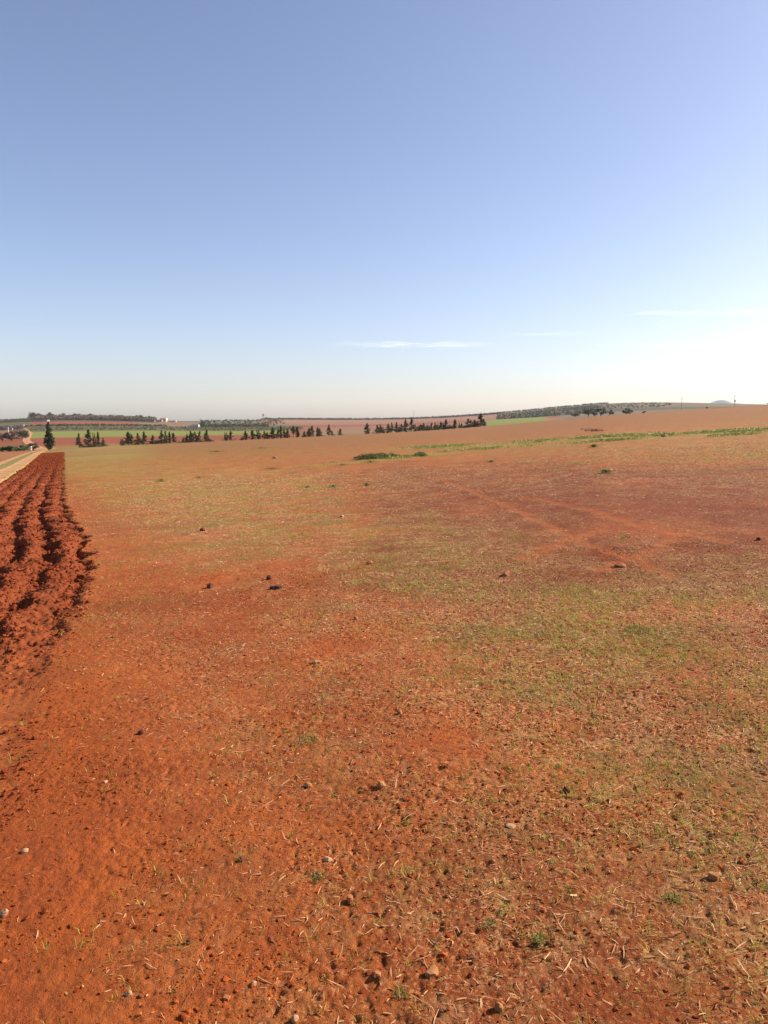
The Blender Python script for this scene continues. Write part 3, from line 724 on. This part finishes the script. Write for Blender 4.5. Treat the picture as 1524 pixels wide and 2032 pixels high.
# ------------------------------------------------------------------ trees
def leaf_quads(P, size, col, rs, name='crown'):
    n = len(P); a = rs.normal(0, 1, (n, 3)); a /= np.linalg.norm(a, axis=1)[:, None]; b = np.cross(a, rs.normal(0, 1, (n, 3))); b /= np.linalg.norm(b, axis=1)[:, None]
    s = (size * rs.uniform(.6, 1.3, n))[:, None]
    V = np.stack([P - a * s, P - b * s * .6, P + a * s, P + b * s * .6], 1)
    return np_mesh(name, V.reshape(-1, 3), np.arange(n * 4).reshape(n, 4), False, {'tint': ('POINT', np.repeat(col, 4, axis=0))})
def conifer_meshes(kind, seed, n=2600, nb=42):
    """unit-height conifer; returns crown mesh, trunk mesh; kinds: spire, slim, ragged, bushy, forked, top_heavy"""
    rs = np.random.RandomState(seed); tops = [(0, 0, 1.0)]
    if kind == 'forked': tops = [(-.16, 0, .96), (.17, .03, 1.0)]
    if kind == 'bushy': tops = [(0, 0, 1.0), (-.22, .05, .66), (.22, -.04, .58)]
    P = []; tr = MB()
    W = {'spire': .24, 'slim': .10, 'ragged': .30, 'bushy': .30, 'forked': .20, 'top_heavy': .27, 'leaning': .24}[kind]
    base = {'spire': .02, 'slim': .04, 'ragged': .10, 'bushy': .06, 'forked': .05, 'top_heavy': .35, 'leaning': .1}[kind]
    for (tx, ty, th) in tops:
        tr.tube((tx * .2, ty * .2, -.03), (tx, ty, th * .9), .024, .006, 7)
        for i in range(nb):
            f = base + (1 - base) * (i + rs.rand()) / nb
            if kind in ('spire', 'slim'): prof = (min(1, f * 3.2 + .30)) * (1 - f) ** .8 * 1.25
            elif kind == 'top_heavy': prof = max(.15, sin(pi * min(1, (f - .3) * 1.5))) 
            else: prof = (1 - f) ** .7 * rs.uniform(.45, 1.35)
            ln = W * prof * rs.uniform(.75, 1.2); az = rs.rand() * 2 * pi; up = rs.uniform(-.05, .5)
            z0 = f * th; c0 = np.array((tx * (.2 + .8 * f), ty * (.2 + .8 * f), z0))
            e = c0 + np.array((cos(az) * ln, sin(az) * ln, up * ln)); tr.tube(c0, e, .006, .002, 4)
            m = max(4, int(n / nb / len(tops) * (.4 + ln / W)))
            t = rs.rand(m)[:, None] ** .6; P.append(c0 + (e - c0) * t + rs.normal(0, .016 if kind != 'slim' else .01, (m, 3)))
    m = n // 8; f = rs.uniform(max(.55, base), 1.0, m); P.append(np.stack([rs.normal(0, 1, m) * .02 * (1.15 - f) * 3 + tops[-1][0] * f, rs.normal(0, 1, m) * .02 * (1.15 - f) * 3, f * 1.0], 1))
    if kind == 'leaning': 
        for q in P: q[:, 0] += .25 * q[:, 2] ** 2
    P = np.concatenate(P); n = len(P); t = rs.rand(n)[:, None]
    col = np.array((.028, .045, .018)) * t + np.array((.085, .105, .042)) * (1 - t)
    br = rs.rand(n) < .12; col[br] = (.11, .07, .045)
    return leaf_quads(P, .026, col, rs), tr.mesh('trunk')
def broad_meshes(seed, n=900, col_a=(.045, .055, .028), col_b=(.10, .11, .06), flat=.8, trunk=.14):
    rs = np.random.RandomState(seed); tr = MB(); tr.tube((0, 0, -.04), (0.01, 0, trunk + .12), .035, .02, 7); P = []
    for i in range(11):
        az = rs.rand() * 6.28; r = rs.uniform(.08, .38); z = trunk + (1 - trunk) * rs.uniform(.15, .8) * (1 - .3 * r); c = np.array((cos(az) * r, sin(az) * r, z))
        tr.tube((0.01, 0, trunk), c, .014, .005, 5); q = rs.normal(0, 1, (n // 11, 3)); q /= np.linalg.norm(q, axis=1)[:, None]
        P.append(c + q * (rs.rand(n // 11, 1) ** .4) * rs.uniform(.13, .22) * np.array((1, 1, flat)))
    P = np.concatenate(P); P[:, 2] = np.clip(P[:, 2], trunk * .5, 1.0); n = len(P); t = rs.rand(n)[:, None]; return leaf_quads(P, .048, np.array(col_a) * t + np.array(col_b) * (1 - t), rs), tr.mesh('trunk')
BIGC = conifer_meshes('spire', 779, 9000, 130)
PROTO = {k: [conifer_meshes(k, 300 + 10 * i + j) for j in range(3)] for i, k in enumerate(('spire', 'slim', 'ragged', 'bushy', 'forked', 'top_heavy', 'leaning'))}
BROAD = [broad_meshes(500 + j) for j in range(4)]
REDB = [broad_meshes(600 + j, 900, (.10, .055, .045), (.17, .10, .08), .9, .1) for j in range(2)]
GREENB = [broad_meshes(620 + j, 1100, (.09, .13, .03), (.19, .22, .07), .8, .02) for j in range(3)]
for lst in ([BIGC], BROAD, REDB, GREENB, *PROTO.values()):
    for c, t in lst: c.materials.append(M_LEAF); t.materials.append(M_BARK)
_tn = [0]
def tree(name, meshes, px, d, ybase, ytop, wpx, label, cat='tree', group=None, unit_w=.5):
    """stands on the land at distance d along photo column px; height and width in metres from its apparent size"""
    x = uOf(px, ytop) * d; z0 = float(H(x, d)); hh = (CAM_H + d * float(tanE(ytop))) - z0
    if ybase is not None: hh = max(hh, (ybase - ytop) * d / F * .8)
    r = empty(name, (x, d, z0)); sx = wpx * d / F / unit_w * 1.12; _tn[0] += 1
    rz = (_tn[0] * 2.399) % 6.283
    r.scale = (sx, sx, hh); r.rotation_euler[2] = rz if name != 'forked_cypress' and 'forked' not in label else 0.0
    link('crown', meshes[0], parent=r); link('trunk', meshes[1], parent=r)
    tag(r, label, cat, group); return r
ROW = 'dark conifers in the row along the far field edge'
row_d = lambda px: 205 + (px - 95) / 866 * 72
tree('cypress_tree', BIGC, 95.5, 198, 892, 838, 13.5, 'tall dark cypress standing alone where the farm track bends', 'cypress', None, .40)
ADJ = {'s': ('slim', 'slim pencil-like cypress'), 'p': ('spire', 'pointed dense cypress'), 'r': ('ragged', 'ragged open conifer'), 'b': ('bushy', 'broad bushy conifer'), 'f': ('forked', 'forked conifer'), 't': ('top_heavy', 'pale top-heavy conifer'), 'l': ('leaning', 'small leaning conifer'), 'u': ('bushy', 'low shrubby conifer')}
UW = {'slim': .17, 'spire': .40, 'ragged': .52, 'bushy': .75, 'forked': .60, 'top_heavy': .5, 'leaning': .55}
CLUSTERS = [
 ('first clump right of the tall cypress', 'r156,860,12 r175,853,15 b187,859,9 s194,857,5 u204,868,12'),
 ('second clump right of the tall cypress', 'b243,871,12 r253.6,857,16 r261,862,9 p273,859.5,9 r285,856.5,12'),
 ('dense clump just left of the farmhouse', 'p303,864,9 u312,872,11 p320,855,9 b328.7,855,12 s336,857,5 r343.7,859,11'),
 ('clump below the white farmhouse', 'u363,868,8 p371,862,9 p378,855,8 r383,859,8 f391,856,15 r410,853,13 u417,872,8'),
 ('pair right of the farmhouse', 'b449,858,10 r457.6,856,12'),
 ('long clump under the water tower', 'u479,868,9 p487,856,10 p500.6,854,12 b513,853,12 r524.6,855.5,8 s530,858,5 p541,849.5,11 r552,851,8 s557,845,5 r563.6,852,8 p570.5,852,8 t582,846.5,9 s589.6,847,6'),
 ('clump left of the gap', 'b604,855,11 p613,850,8 r619,845,10 s630,848,5 p634,850,8'),
 ('gap of the tree row', 'r652.6,843,9 l660,853,9 r675,850.5,9 p728.5,840.5,11'),
 ('long dense clump under the mid pole', 'r749,843,8 b754,841,8 u760,846,9 p770.5,841,9 r777.4,838.5,8 p786.6,838,7 b792,843,8 r797,842,9 p804.7,833,10 r816.5,830,10 u824.4,841,9 b831,843,8 r835,842,8 p840.7,840,8 u846.7,843,8 b851,844,9 r856.5,839,9 b863,838,9 u869,841,9 r874.8,837,9 b880,840,8 s885,832.5,6 b891,842,9 u897,844,8'),
 ('thin group before the tallest clump', 's902.7,832.5,6 u911.6,839,6 p916,840,5 u922,844,9'),
 ('tallest clump at the right end', 'p929,831,10 r934,833,8 b941,833,11 u948,837,10 r954,820.5,15 l962,833,11'),
]
ORD = ['first', 'second', 'third', 'fourth', 'fifth', 'sixth', 'seventh', 'eighth', 'ninth', 'tenth', 'eleventh', 'twelfth', 'thirteenth', 'fourteenth', 'fifteenth', 'sixteenth', 'seventeenth', 'eighteenth', 'nineteenth', 'twentieth', 'twenty-first', 'twenty-second', 'twenty-third', 'twenty-fourth', 'twenty-fifth']
kk = 0
for where, spec in CLUSTERS:
    items = spec.split()
    for i, it in enumerate(items):
        k = it[0]; px, yt, w = (float(v) for v in it[1:].split(','))
        kind, adj = ADJ[k]; kk += 1
        tree('conifer_tree', PROTO[kind][kk % 3], px, row_d(px) + (kk * 37 % 11 - 5) * .5, None, yt, w * 1.12, '%s, %s from left in %s' % (adj, ORD[i], where), 'conifer', ROW, UW[kind])
# near-row undergrowth
def scrub(px0, px1, n, d0, d1, h, size, name, label, ca, cb, seed, kind='stuff', lumps_=1.0, nl=16, cat='scrub'):
    rs = np.random.RandomState(seed); d = d0 + (d1 - d0) * rs.rand(n); px = px0 + (px1 - px0) * rs.rand(n); x = np.array([uOf(p) for p in px]) * d; z = H(x, d)
    hh = h * rs.uniform(.4, 1.2, n); P = np.repeat(np.stack([x, d, z], 1), nl, axis=0); q = rs.normal(0, 1, (n * nl, 3)); q /= np.linalg.norm(q, axis=1)[:, None]; H_ = np.repeat(hh, nl)[:, None]
    P = P + q * H_ * .5 * np.array((1.1 * lumps_, 1.1 * lumps_, .9)) * rs.rand(n * nl, 1) ** .4; P[:, 2] += H_[:, 0] * .42
    t = rs.rand(len(P))[:, None]; col = np.array(ca) * t + np.array(cb) * (1 - t)
    o = link(name, leaf_quads(P, size, col, rs, name), M_LEAF); tag(o, label, cat, kind=kind); return o
D1, D2 = (.035, .045, .022), (.09, .095, .05)
def row_scrub():
    rs = np.random.RandomState(3); n = 200; px = rs.choice([0, 1, 2, 3, 4], n); R_ = [(160, 208), (240, 350), (360, 420), (440, 680), (742, 965)]
    px = np.array([rs.uniform(*R_[k]) for k in px]); d = np.array([row_d(p) for p in px]) + rs.normal(0, 1.2, n); x = np.array([uOf(p) for p in px]) * d; z = H(x, d); nl = 22
    hh = rs.uniform(.2, .7, n) * (1 + 1.2 * (px > 742)); P = np.repeat(np.stack([x, d, z], 1), nl, axis=0) + rs.normal(0, .45, (n * nl, 3)) * np.array((1.2, 1, .3)); P[:, 2] += np.repeat(hh, nl) * rs.rand(n * nl)
    t = rs.rand(len(P))[:, None]; tag(link('undergrowth', leaf_quads(P, .16, np.array((.06, .05, .028)) * t + np.array((.13, .10, .05)) * (1 - t), rs, 'undergrowth'), M_LEAF), 'dry dark undergrowth along the foot of the tree row', 'undergrowth', kind='stuff')
row_scrub()
# bushes left of the track
LB = 'bushes and small trees left of the farm track'
tree('round_bush', REDB[0], 4, 395, None, 855, 24, 'reddish brown round bush at the very left edge of the valley', 'bush', LB, .9)
tree('round_bush', REDB[1], 22, 395, None, 853, 27, 'larger reddish brown round bush beside the left edge', 'bush', LB, .9)
tree('bushy_tree', BROAD[0], 43, 420, None, 849, 20, 'dark bushy tree left of the winding dirt road', 'tree', LB, .9)
tree('bushy_tree', GREENB[0], 51, 520, None, 848, 12, 'olive green bushy tree where the dirt road disappears', 'tree', LB, .9)
tree('bushy_tree', BROAD[1], 50, 440, None, 857, 12, 'small dark tree tucked against the bend of the dirt road', 'tree', LB, .9)
tree('small_tree', BROAD[2], 66, 206, None, 877, 20, 'small grey green tree beside the farm track, left of the tall cypress', 'tree', LB, .9)
for px, yt, w, lb in ((4, 885, 22, 'low green shrub at the left edge above the track'), (17, 884, 20, 'low yellow green shrub second from the left edge'), (32, 881, 26, 'largest rounded green shrub above the track'), (47, 885, 16, 'dark green shrub nearest the farm track')):
    tree('shrub', GREENB[int(px) % 3], px, 205, None, yt - 2.5, w * 1.4, lb, 'shrub', LB, .9)
scrub(-20, 46, 120, 860, 930, 5, 1.0, 'purple_scrub', 'dark purplish scrub beyond the left valley field', (.09, .06, .06), (.15, .11, .11), 31)
# forest and single trees on the left hill
scrub(66, 308, 1500, 1370, 1490, 8.5, 1.15, 'hill_wood', 'grey green wood covering the left hill', (.06, .055, .035), (.17, .125, .095), 33, nl=26, cat='wood')
scrub(0, 66, 260, 1330, 1480, 3.5, .9, 'hill_scrub', 'low olive scrub on the left shoulder of the hill', (.06, .065, .035), (.12, .12, .06), 34, nl=18)
HT = 'trees standing out above the left hill wood'
for i, (px, yt, w, lb) in enumerate(((66, 816.5, 11, 'tall loose tree at the left end of the hilltop wood'), (60, 822, 7, 'small tree just left of the tallest hilltop tree'), (77, 820, 8, 'pale thin tree second along the hilltop wood'), (104, 817.5, 14, 'broad round-headed tree rising above the hilltop wood'), (124.5, 818.5, 6, 'narrow tree right of the round-headed hilltop tree'), (150, 820.5, 14, 'wide tree crown in the middle of the hilltop wood'), (178, 821, 9, 'domed tree right of middle in the hilltop wood'), (216, 823, 10, 'dark domed tree in the right half of the hilltop wood'), (243, 824, 9, 'spreading tree near the right part of the hilltop wood'), (278, 823.5, 12, 'twin-domed tree near the right end of the hilltop wood'), (297, 826, 7, 'last dark tree above the pink houses'))):
    tree('hill_tree', BROAD[i % 4], px, 1440, None, yt - 2, w * 1.25, lb, 'tree', HT, .9)
# hedge line, distant hedges, olive groves
scrub(40, 330, 260, 1022, 1034, 3.2, .75, 'hedgerow', 'broken dark hedge below the red strip on the left hill', D1, (.07, .06, .04), 35, nl=16, cat='hedge')
scrub(60, 600, 900, 720, 980, 2.6, .55, 'valley_scrub', 'rough olive scrub behind the bright green field', (.09, .085, .04), (.17, .15, .08), 36, nl=12)
scrub(400, 532, 200, 1015, 1060, 4.8, .9, 'dark_hedge', 'dark hedge at the foot of the middle hill', D1, D2, 37, nl=18, cat='hedge')
scrub(520, 1000, 900, 2150, 2350, 6.0, 1.6, 'ridge_hedge', 'thin dark line of trees along the far middle ridge', D1, (.06, .065, .045), 38, nl=16, cat='hedge')
def grove(px0, px1, d0, d1, sp, r, name, label, seed, dens=.8):
    rs = np.random.RandomState(seed); x0, x1 = uOf(px0), uOf(px1); P = []; 
    for d in np.arange(d0, d1, sp * 1.3):
        for x in np.arange(x0 * d, x1 * d, sp):
            if rs.rand() < dens and noise2(np.array([x * .006]), np.array([d * .006]), seed)[0] > -.22: P.append((x + rs.normal(0, 2.5), d + rs.normal(0, 4)))
    P = np.array(P); z = H(P[:, 0], P[:, 1]); n = len(P); nl = 9; rr = np.repeat(r * rs.uniform(.6, 1.2, n), nl)[:, None]
    Q = np.repeat(np.stack([P[:, 0], P[:, 1], z], 1), nl, axis=0); q = rs.normal(0, 1, (n * nl, 3)); q /= np.linalg.norm(q, axis=1)[:, None]; Q = Q + q * rr * .6; Q[:, 2] += rr[:, 0] * .9
    t = rs.rand(len(Q))[:, None]; tag(link(name, leaf_quads(Q, r * .55, np.array((.055, .06, .038)) * t + np.array((.10, .10, .065)) * (1 - t), rs, name), M_LEAF), label, 'grove', kind='stuff')
grove(990, 1185, 1180, 1900, 11, 2.2, 'olive_grove', 'rows of dark olive trees on the lower slope of the right hill', 41)
grove(400, 560, 1130, 1700, 12, 2.0, 'hill_grove', 'thin grove on the middle hill below the water tower', 42, .6)
scrub(985, 1160, 150, 1120, 1165, 3.6, .9, 'slope_hedge', 'dark hedge along the foot of the right hill', D1, D2, 43, nl=14, cat='hedge')
scrub(880, 1205, 420, 2480, 2560, 5.5, 1.6, 'hilltop_hedge', 'dark hedge following the crest of the right hill', D1, (.06, .06, .05), 44, nl=14, cat='hedge')
scrub(1120, 1330, 160, 1350, 1950, 4.0, 1.2, 'slope_scrub', 'scattered scrub on the pale upper slope of the right hill', D1, D2, 45, nl=10)
RT = 'trees standing behind the field crest at the right'
for i, (px, d, yt, w, lb) in enumerate(((1168, 700, 806.5, 22, 'tall loose-crowned tree, left one of the group behind the field crest'), (1180, 690, 814, 10, 'small thin tree between the two large trees behind the crest'), (1193, 690, 808, 26, 'broad dark tree in the middle of the group behind the crest'), (1209, 680, 811, 17, 'bushy tree at the right end of the group behind the crest'), (1141, 760, 818, 20, 'low shrubby tree left of the group behind the crest'), (1243, 620, 807.5, 14, 'single grey tree on the slope between the group and the round bush'), (1251, 620, 812, 9, 'little shrub touching the single grey tree'))):
    tree('broadleaf_tree', BROAD[i % 4], px, d, None, yt, w, lb, 'tree', RT, .9)
DARKB = broad_meshes(640, 1600, (.022, .028, .016), (.05, .055, .03), 1.0, .05)
for q in DARKB: q.materials.append(M_LEAF if q is DARKB[0] else M_BARK)
tree('round_bush', DARKB, 1277.5, 332, None, 815.5, 9, 'round dark bush standing alone on the field crest at the right', 'bush', None, .9)
tree('shrub', DARKB, 1403, 352, None, 806.5, 4, 'tiny dark shrub on the crest left of the right power pole', 'shrub', None, .9)
tree('dark_bush', BROAD[3], 1527, 356, None, 797.5, 16, 'dark bush on the crest cut by the right edge of the view', 'bush', None, .9)
tree('broadleaf_tree', BROAD[1], 402, 960, None, 833, 12, 'round dark tree touching the white farmhouse in the valley', 'tree', None, .9)
tree('broadleaf_tree', BROAD[2], 780, 2300, None, 827.5, 6, 'dome-shaped tree on the far middle ridge', 'tree', None, .9)
tree('broadleaf_tree', BROAD[3], 770, 2300, None, 828.5, 6, 'low tree left of the dome-shaped tree on the far ridge', 'tree', None, .9)
tree('broadleaf_tree', BROAD[0], 528.5, 1950, None, 826.5, 5, 'small tree beside the foot of the water tower', 'tree', None, .9)

# patch of dry twigs in the right field
def brush():
    x, y = hit(1180, 856); rs = np.random.RandomState(9); n = 260
    P = np.stack([np.clip(rs.normal(0, .5, n), -1.2, 1.2) * 21 * y / F, rs.normal(0, .6, n), rs.rand(n) ** 1.3 * .13], 1); P[:, 2] *= np.clip(1.0 + noise2(P[:, 0] * .6, P[:, 1] * 0, 3) * 2, .2, 2)
    t = rs.rand(n)[:, None]; o = link('dry_brush', leaf_quads(P, .05, np.array((.10, .05, .035)) * t + np.array((.22, .12, .08)) * (1 - t), rs, 'dry_brush'), M_LEAF, loc=(x, y, float(H(x, y))))
    tag(o, 'low streak of dry dark brush on the field above the weed strip', 'brush')
brush()

# ------------------------------------------------------------------ buildings, poles, tower
def house(name, px, d, ybase, wpx, hm, wall, label, depth=7.0, windows=2, door=True, rz=0.0, parapet=True):
    x = uOf(px) * d; z = float(H(x, d)); w = wpx * d / F; r = empty(name, (x, d, z)); r.rotation_euler[2] = rz
    MB().box((0, 0, hm / 2 - .4), (w, depth, hm + .8)).build('wall', wall, r)
    rf = MB().box((0, 0, hm + .06), (w + .3, depth + .3, .12))
    if parapet:
        for sx in (-1, 1): rf.box((sx * (w / 2 + .05), 0, hm + .32), (.2, depth + .3, .4))
        for sy in (-1, 1): rf.box((0, sy * (depth / 2 + .05), hm + .321), (w - .1, .2, .398))
    rf.build('roof', wall if parapet else M_ROOF, r)
    for k in range(windows):
        wx = -w / 2 + w * (k + 1) / (windows + (2 if door else 1)); f = MB()
        for a, b in (((wx, -depth / 2 - .03, hm * .74), (1.2, .06, .1)), ((wx, -depth / 2 - .03, hm * .40), (1.2, .06, .1)), ((wx - .55, -depth / 2 - .03, hm * .57), (.1, .06, hm * .34 - .1)), ((wx + .55, -depth / 2 - .03, hm * .57), (.1, .06, hm * .34 - .1))): f.box(a, b)
        fo = f.build('window', M_WHITE, r); MB().box((wx, -depth / 2 - .01, hm * .57), (1.0, .03, hm * .34 - .1)).build('pane', M_DARK, fo)
    if door: MB().box((w / 2 - w / (windows + 2), -depth / 2 - .02, hm * .35), (1.1, .05, hm * .7)).build('door', M_DARK, r)
    tag(r, label, 'house'); return r
house('farmhouse', 387.5, 965, 848, 15, 3.6, M_WHITE, 'low white farmhouse beside the round dark tree in the valley', 8, 3)
house('outbuilding', 376, 975, 848, 8, 1.8, M_WHITE, 'small low white annexe left of the white farmhouse', 5, 1, False)
house('pink_house', 316, 1395, 836, 15, 3.2, M_PINKW, 'low pink house on the slope at the end of the hill wood', 9, 2)
house('cream_house', 325.5, 1400, 835, 12, 6.2, M_YELW, 'taller cream house in the middle of the hilltop farm', 9, 2)
house('pale_house', 340, 1405, 835, 20, 2.0, M_PINKW, 'long low pale building right of the cream hilltop house', 6, 2, False)
house('stone_shed', 300, 1380, 838, 16, 2.6, M_ROCK, 'low stone coloured shed left of the pink house', 6, 1)
house('long_shed', 83, 1315, 836, 28, 3.0, M_SHED, 'long low grey shed beneath the hilltop wood', 10, 0, True, 0, False)
house('white_house', 41, 1010, 843, 12, 2.6, M_YELW, 'small cream house above the winding dirt road on the left', 6, 2)
def power_pole(px, d, ytop, label, two=False):
    x = uOf(px, ytop) * d; z = float(H(x, d)); h = CAM_H + d * float(tanE(ytop)) - z; r = empty('power_pole', (x, d, z))
    MB().tube((0, 0, -.5), (0, 0, h), .11 * h / 10 + .04, .08 * h / 10 + .03, 8).build('pole', M_WOODP, r)
    c = MB().box((0, 0, h - .35), (2.6, .16, .16)).build('crossarm', M_METAL, r)
    for q in (-1.15, 0, 1.15):
        MB().tube((q, 0, h - .27), (q, 0, h + .05), .07, .05, 6).build('insulator', M_INS, c)
    if two:
        MB().box((0, -.28, h * .62), (.9, .5, 1.1)).build('transformer', M_METAL, r)
        MB().box((0, -.02, h * .62 - .75), (1.6, .14, .14)).build('bracket', M_METAL, r)
    tag(r, label, 'power pole', 'power poles on the skyline')
power_pole(821, 1250, 815.5, 'thin power pole on the skyline behind the long dense tree clump')
power_pole(1353, 720, 789.5, 'power pole on the skyline left of the one with the transformer')
power_pole(1458.5, 520, 784.5, 'power pole carrying a dark transformer box at the right', True)
def water_tower():
    d = 1900; px = 523; x = uOf(px) * d; z = float(H(x, d)); h = CAM_H + d * float(tanE(821)) - z; r = empty('water_tower', (x, d, z))
    for sx in (-1, 1):
        for sy in (-1, 1): MB().tube((sx * 1.5, sy * 1.5, -.5), (sx * 1.1, sy * 1.1, h * .62), .28, .24, 6).build('leg', M_METAL, r)
    MB().box((0, 0, h * .3), (2.9, 2.9, .3)).build('brace', M_METAL, r)
    MB().tube((0, 0, h * .62), (0, 0, h * .93), 2.3, 2.3, 16).tube((0, 0, h * .93), (0, 0, h), 2.4, .4, 16).build('tank', plain('tank_grey', (.22, .2, .2), (.3, .28, .27), 1), r)
    tag(r, 'small water tower on the skyline above the middle hill', 'water tower')
water_tower()
def post(px, d, ytop, label, w=.4):
    x = uOf(px) * d; z = float(H(x, d)); h = CAM_H + d * float(tanE(ytop)) - z; r = empty('marker_post', (x, d, z))
    MB().box((0, 0, h / 2), (w, w, h + .4)).build('shaft', M_WHITE, r); MB().box((0, 0, h + .28), (w * 1.35, w * 1.35, .16)).build('cap', M_WHITE, r)
    tag(r, label, 'post', 'white posts in the left valley')
post(16.2, 640, 848.5, 'tall white post behind the reddish bushes at the left')
post(24.5, 700, 850, 'shorter white post right of the tall one behind the bushes')
post(59.5, 203, 888, 'white post beside the small grey green tree at the track', .18)

# distant mountain
def mountain():
    d = 6400; n = 60; px = np.linspace(1330, 1560, n); top = 803 - 6 * np.exp(-((px - 1426) / 13) ** 2) - 4.5 * np.exp(-((px - 1440) / 26) ** 2) - 3 * np.exp(-((px - 1395) / 20) ** 2) + 1.0 * noise2(px * .12, px * 0, 4)
    V = []; F_ = []; K = 10
    for k in range(K):
        f = k / (K - 1); prof = sin(pi * min(1, f)) ** .8 if f > 0 else 0
        for i in range(n):
            dd = d - 450 + 900 * f; x = uOf(px[i]) * d; zt = (CAM_H + d * float(tanE(top[i]))); V.append((x, dd, -30 + (zt + 30) * prof))
    for k in range(K - 1):
        for i in range(n - 1): a = k * n + i; F_.append((a, a + 1, a + n + 1, a + n))
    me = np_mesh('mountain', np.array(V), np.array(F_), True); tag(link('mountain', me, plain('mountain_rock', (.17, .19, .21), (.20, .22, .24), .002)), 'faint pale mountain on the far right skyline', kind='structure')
mountain()

# haze
hb = MB().box((0, 3680, 70), (18900, 7460, 260)).mesh('haze')
hm = bpy.data.materials.new('haze'); hm.use_nodes = True; hn = hm.node_tree; hn.nodes.remove(hn.nodes['Principled BSDF'])
pv = hn.nodes.new('ShaderNodeVolumePrincipled'); pv.inputs['Density'].default_value = .00004; pv.inputs['Color'].default_value = (.95, .98, 1, 1); pv.inputs['Anisotropy'].default_value = .15
hn.links.new(pv.outputs[0], hn.nodes['Material Output'].inputs['Volume'])
tag(link('haze', hb, hm), 'thin pale haze fading the far hills', kind='stuff')

# thin streaks of high cloud: real sheets a few kilometres up
def cloud(px, py, wpx, hpx, seed, label, dens):
    te = float(tanE(py)); alt = 3000.0; d = alt / te; x = uOf(px, py) * d; w = wpx * d / F
    dep = hpx / F * d / te
    nx, ny = 60, 24; V = []; F_ = []
    for j in range(ny):
        for i in range(nx):
            a, b = i / (nx - 1) * 2 - 1, j / (ny - 1) * 2 - 1
            V.append((a * w / 2, b * dep / 2, 40 * float(noise2(np.array([a * 3]), np.array([b * 2]), seed)[0])))
    for j in range(ny - 1):
        for i in range(nx - 1): q = j * nx + i; F_.append((q, q + 1, q + nx + 1, q + nx))
    m, N, L, P = new_mat('cloud_%d' % seed); N.remove(P)
    tc = N.new('ShaderNodeTexCoord').outputs['Generated']; mp = N.new('ShaderNodeMapping'); mp.inputs['Scale'].default_value = (3.2, 7, 1); mp.inputs['Location'].default_value = (seed, 0, 0); L.new(tc, mp.inputs[0])
    ns = nnoise(N, L, mp.outputs[0], 1.6, 7, .6)
    sp = N.new('ShaderNodeSeparateXYZ'); L.new(tc, sp.inputs[0])
    def hump(v): a = math_(N, L, 'SUBTRACT', v, .5); a = math_(N, L, 'MULTIPLY', a, a); return math_(N, L, 'MAXIMUM', math_(N, L, 'SUBTRACT', 1.0, math_(N, L, 'MULTIPLY', a, 4.0)), 0.0)
    hh = math_(N, L, 'MULTIPLY', hump(sp.outputs[0]), hump(sp.outputs[1]))
    fac = math_(N, L, 'MULTIPLY', math_(N, L, 'MULTIPLY', hh, mrange(N, L, ns.outputs[0], .42, .72, 0, 1)), dens)
    tr = N.new('ShaderNodeBsdfTransparent'); tl = N.new('ShaderNodeBsdfTranslucent'); tl.inputs[0].default_value = (.95, .95, .95, 1); ms = N.new('ShaderNodeMixShader')
    L.new(fac, ms.inputs[0]); L.new(tr.outputs[0], ms.inputs[1]); L.new(tl.outputs[0], ms.inputs[2]); L.new(ms.outputs[0], N['Material Output'].inputs[0])
    o = link('cloud', np_mesh('cloud', np.array(V), np.array(F_), True), m, loc=(x, d, alt)); tag(o, label, 'cloud', 'thin cloud streaks')
cloud(820, 684, 330, 13, 1, 'long thin white cloud streak above the middle of the horizon', .45)
cloud(1085, 663, 200, 8, 2, 'faint short cloud wisp between the two brighter streaks', .22)
cloud(1330, 621, 160, 9, 3, 'thin cloud streak high at the right', .4)
cloud(1520, 619, 240, 10, 4, 'thin cloud streak touching the right edge', .45)
cloud(1300, 685, 260, 12, 5, 'barely visible cloud wisp low at the right', .15)
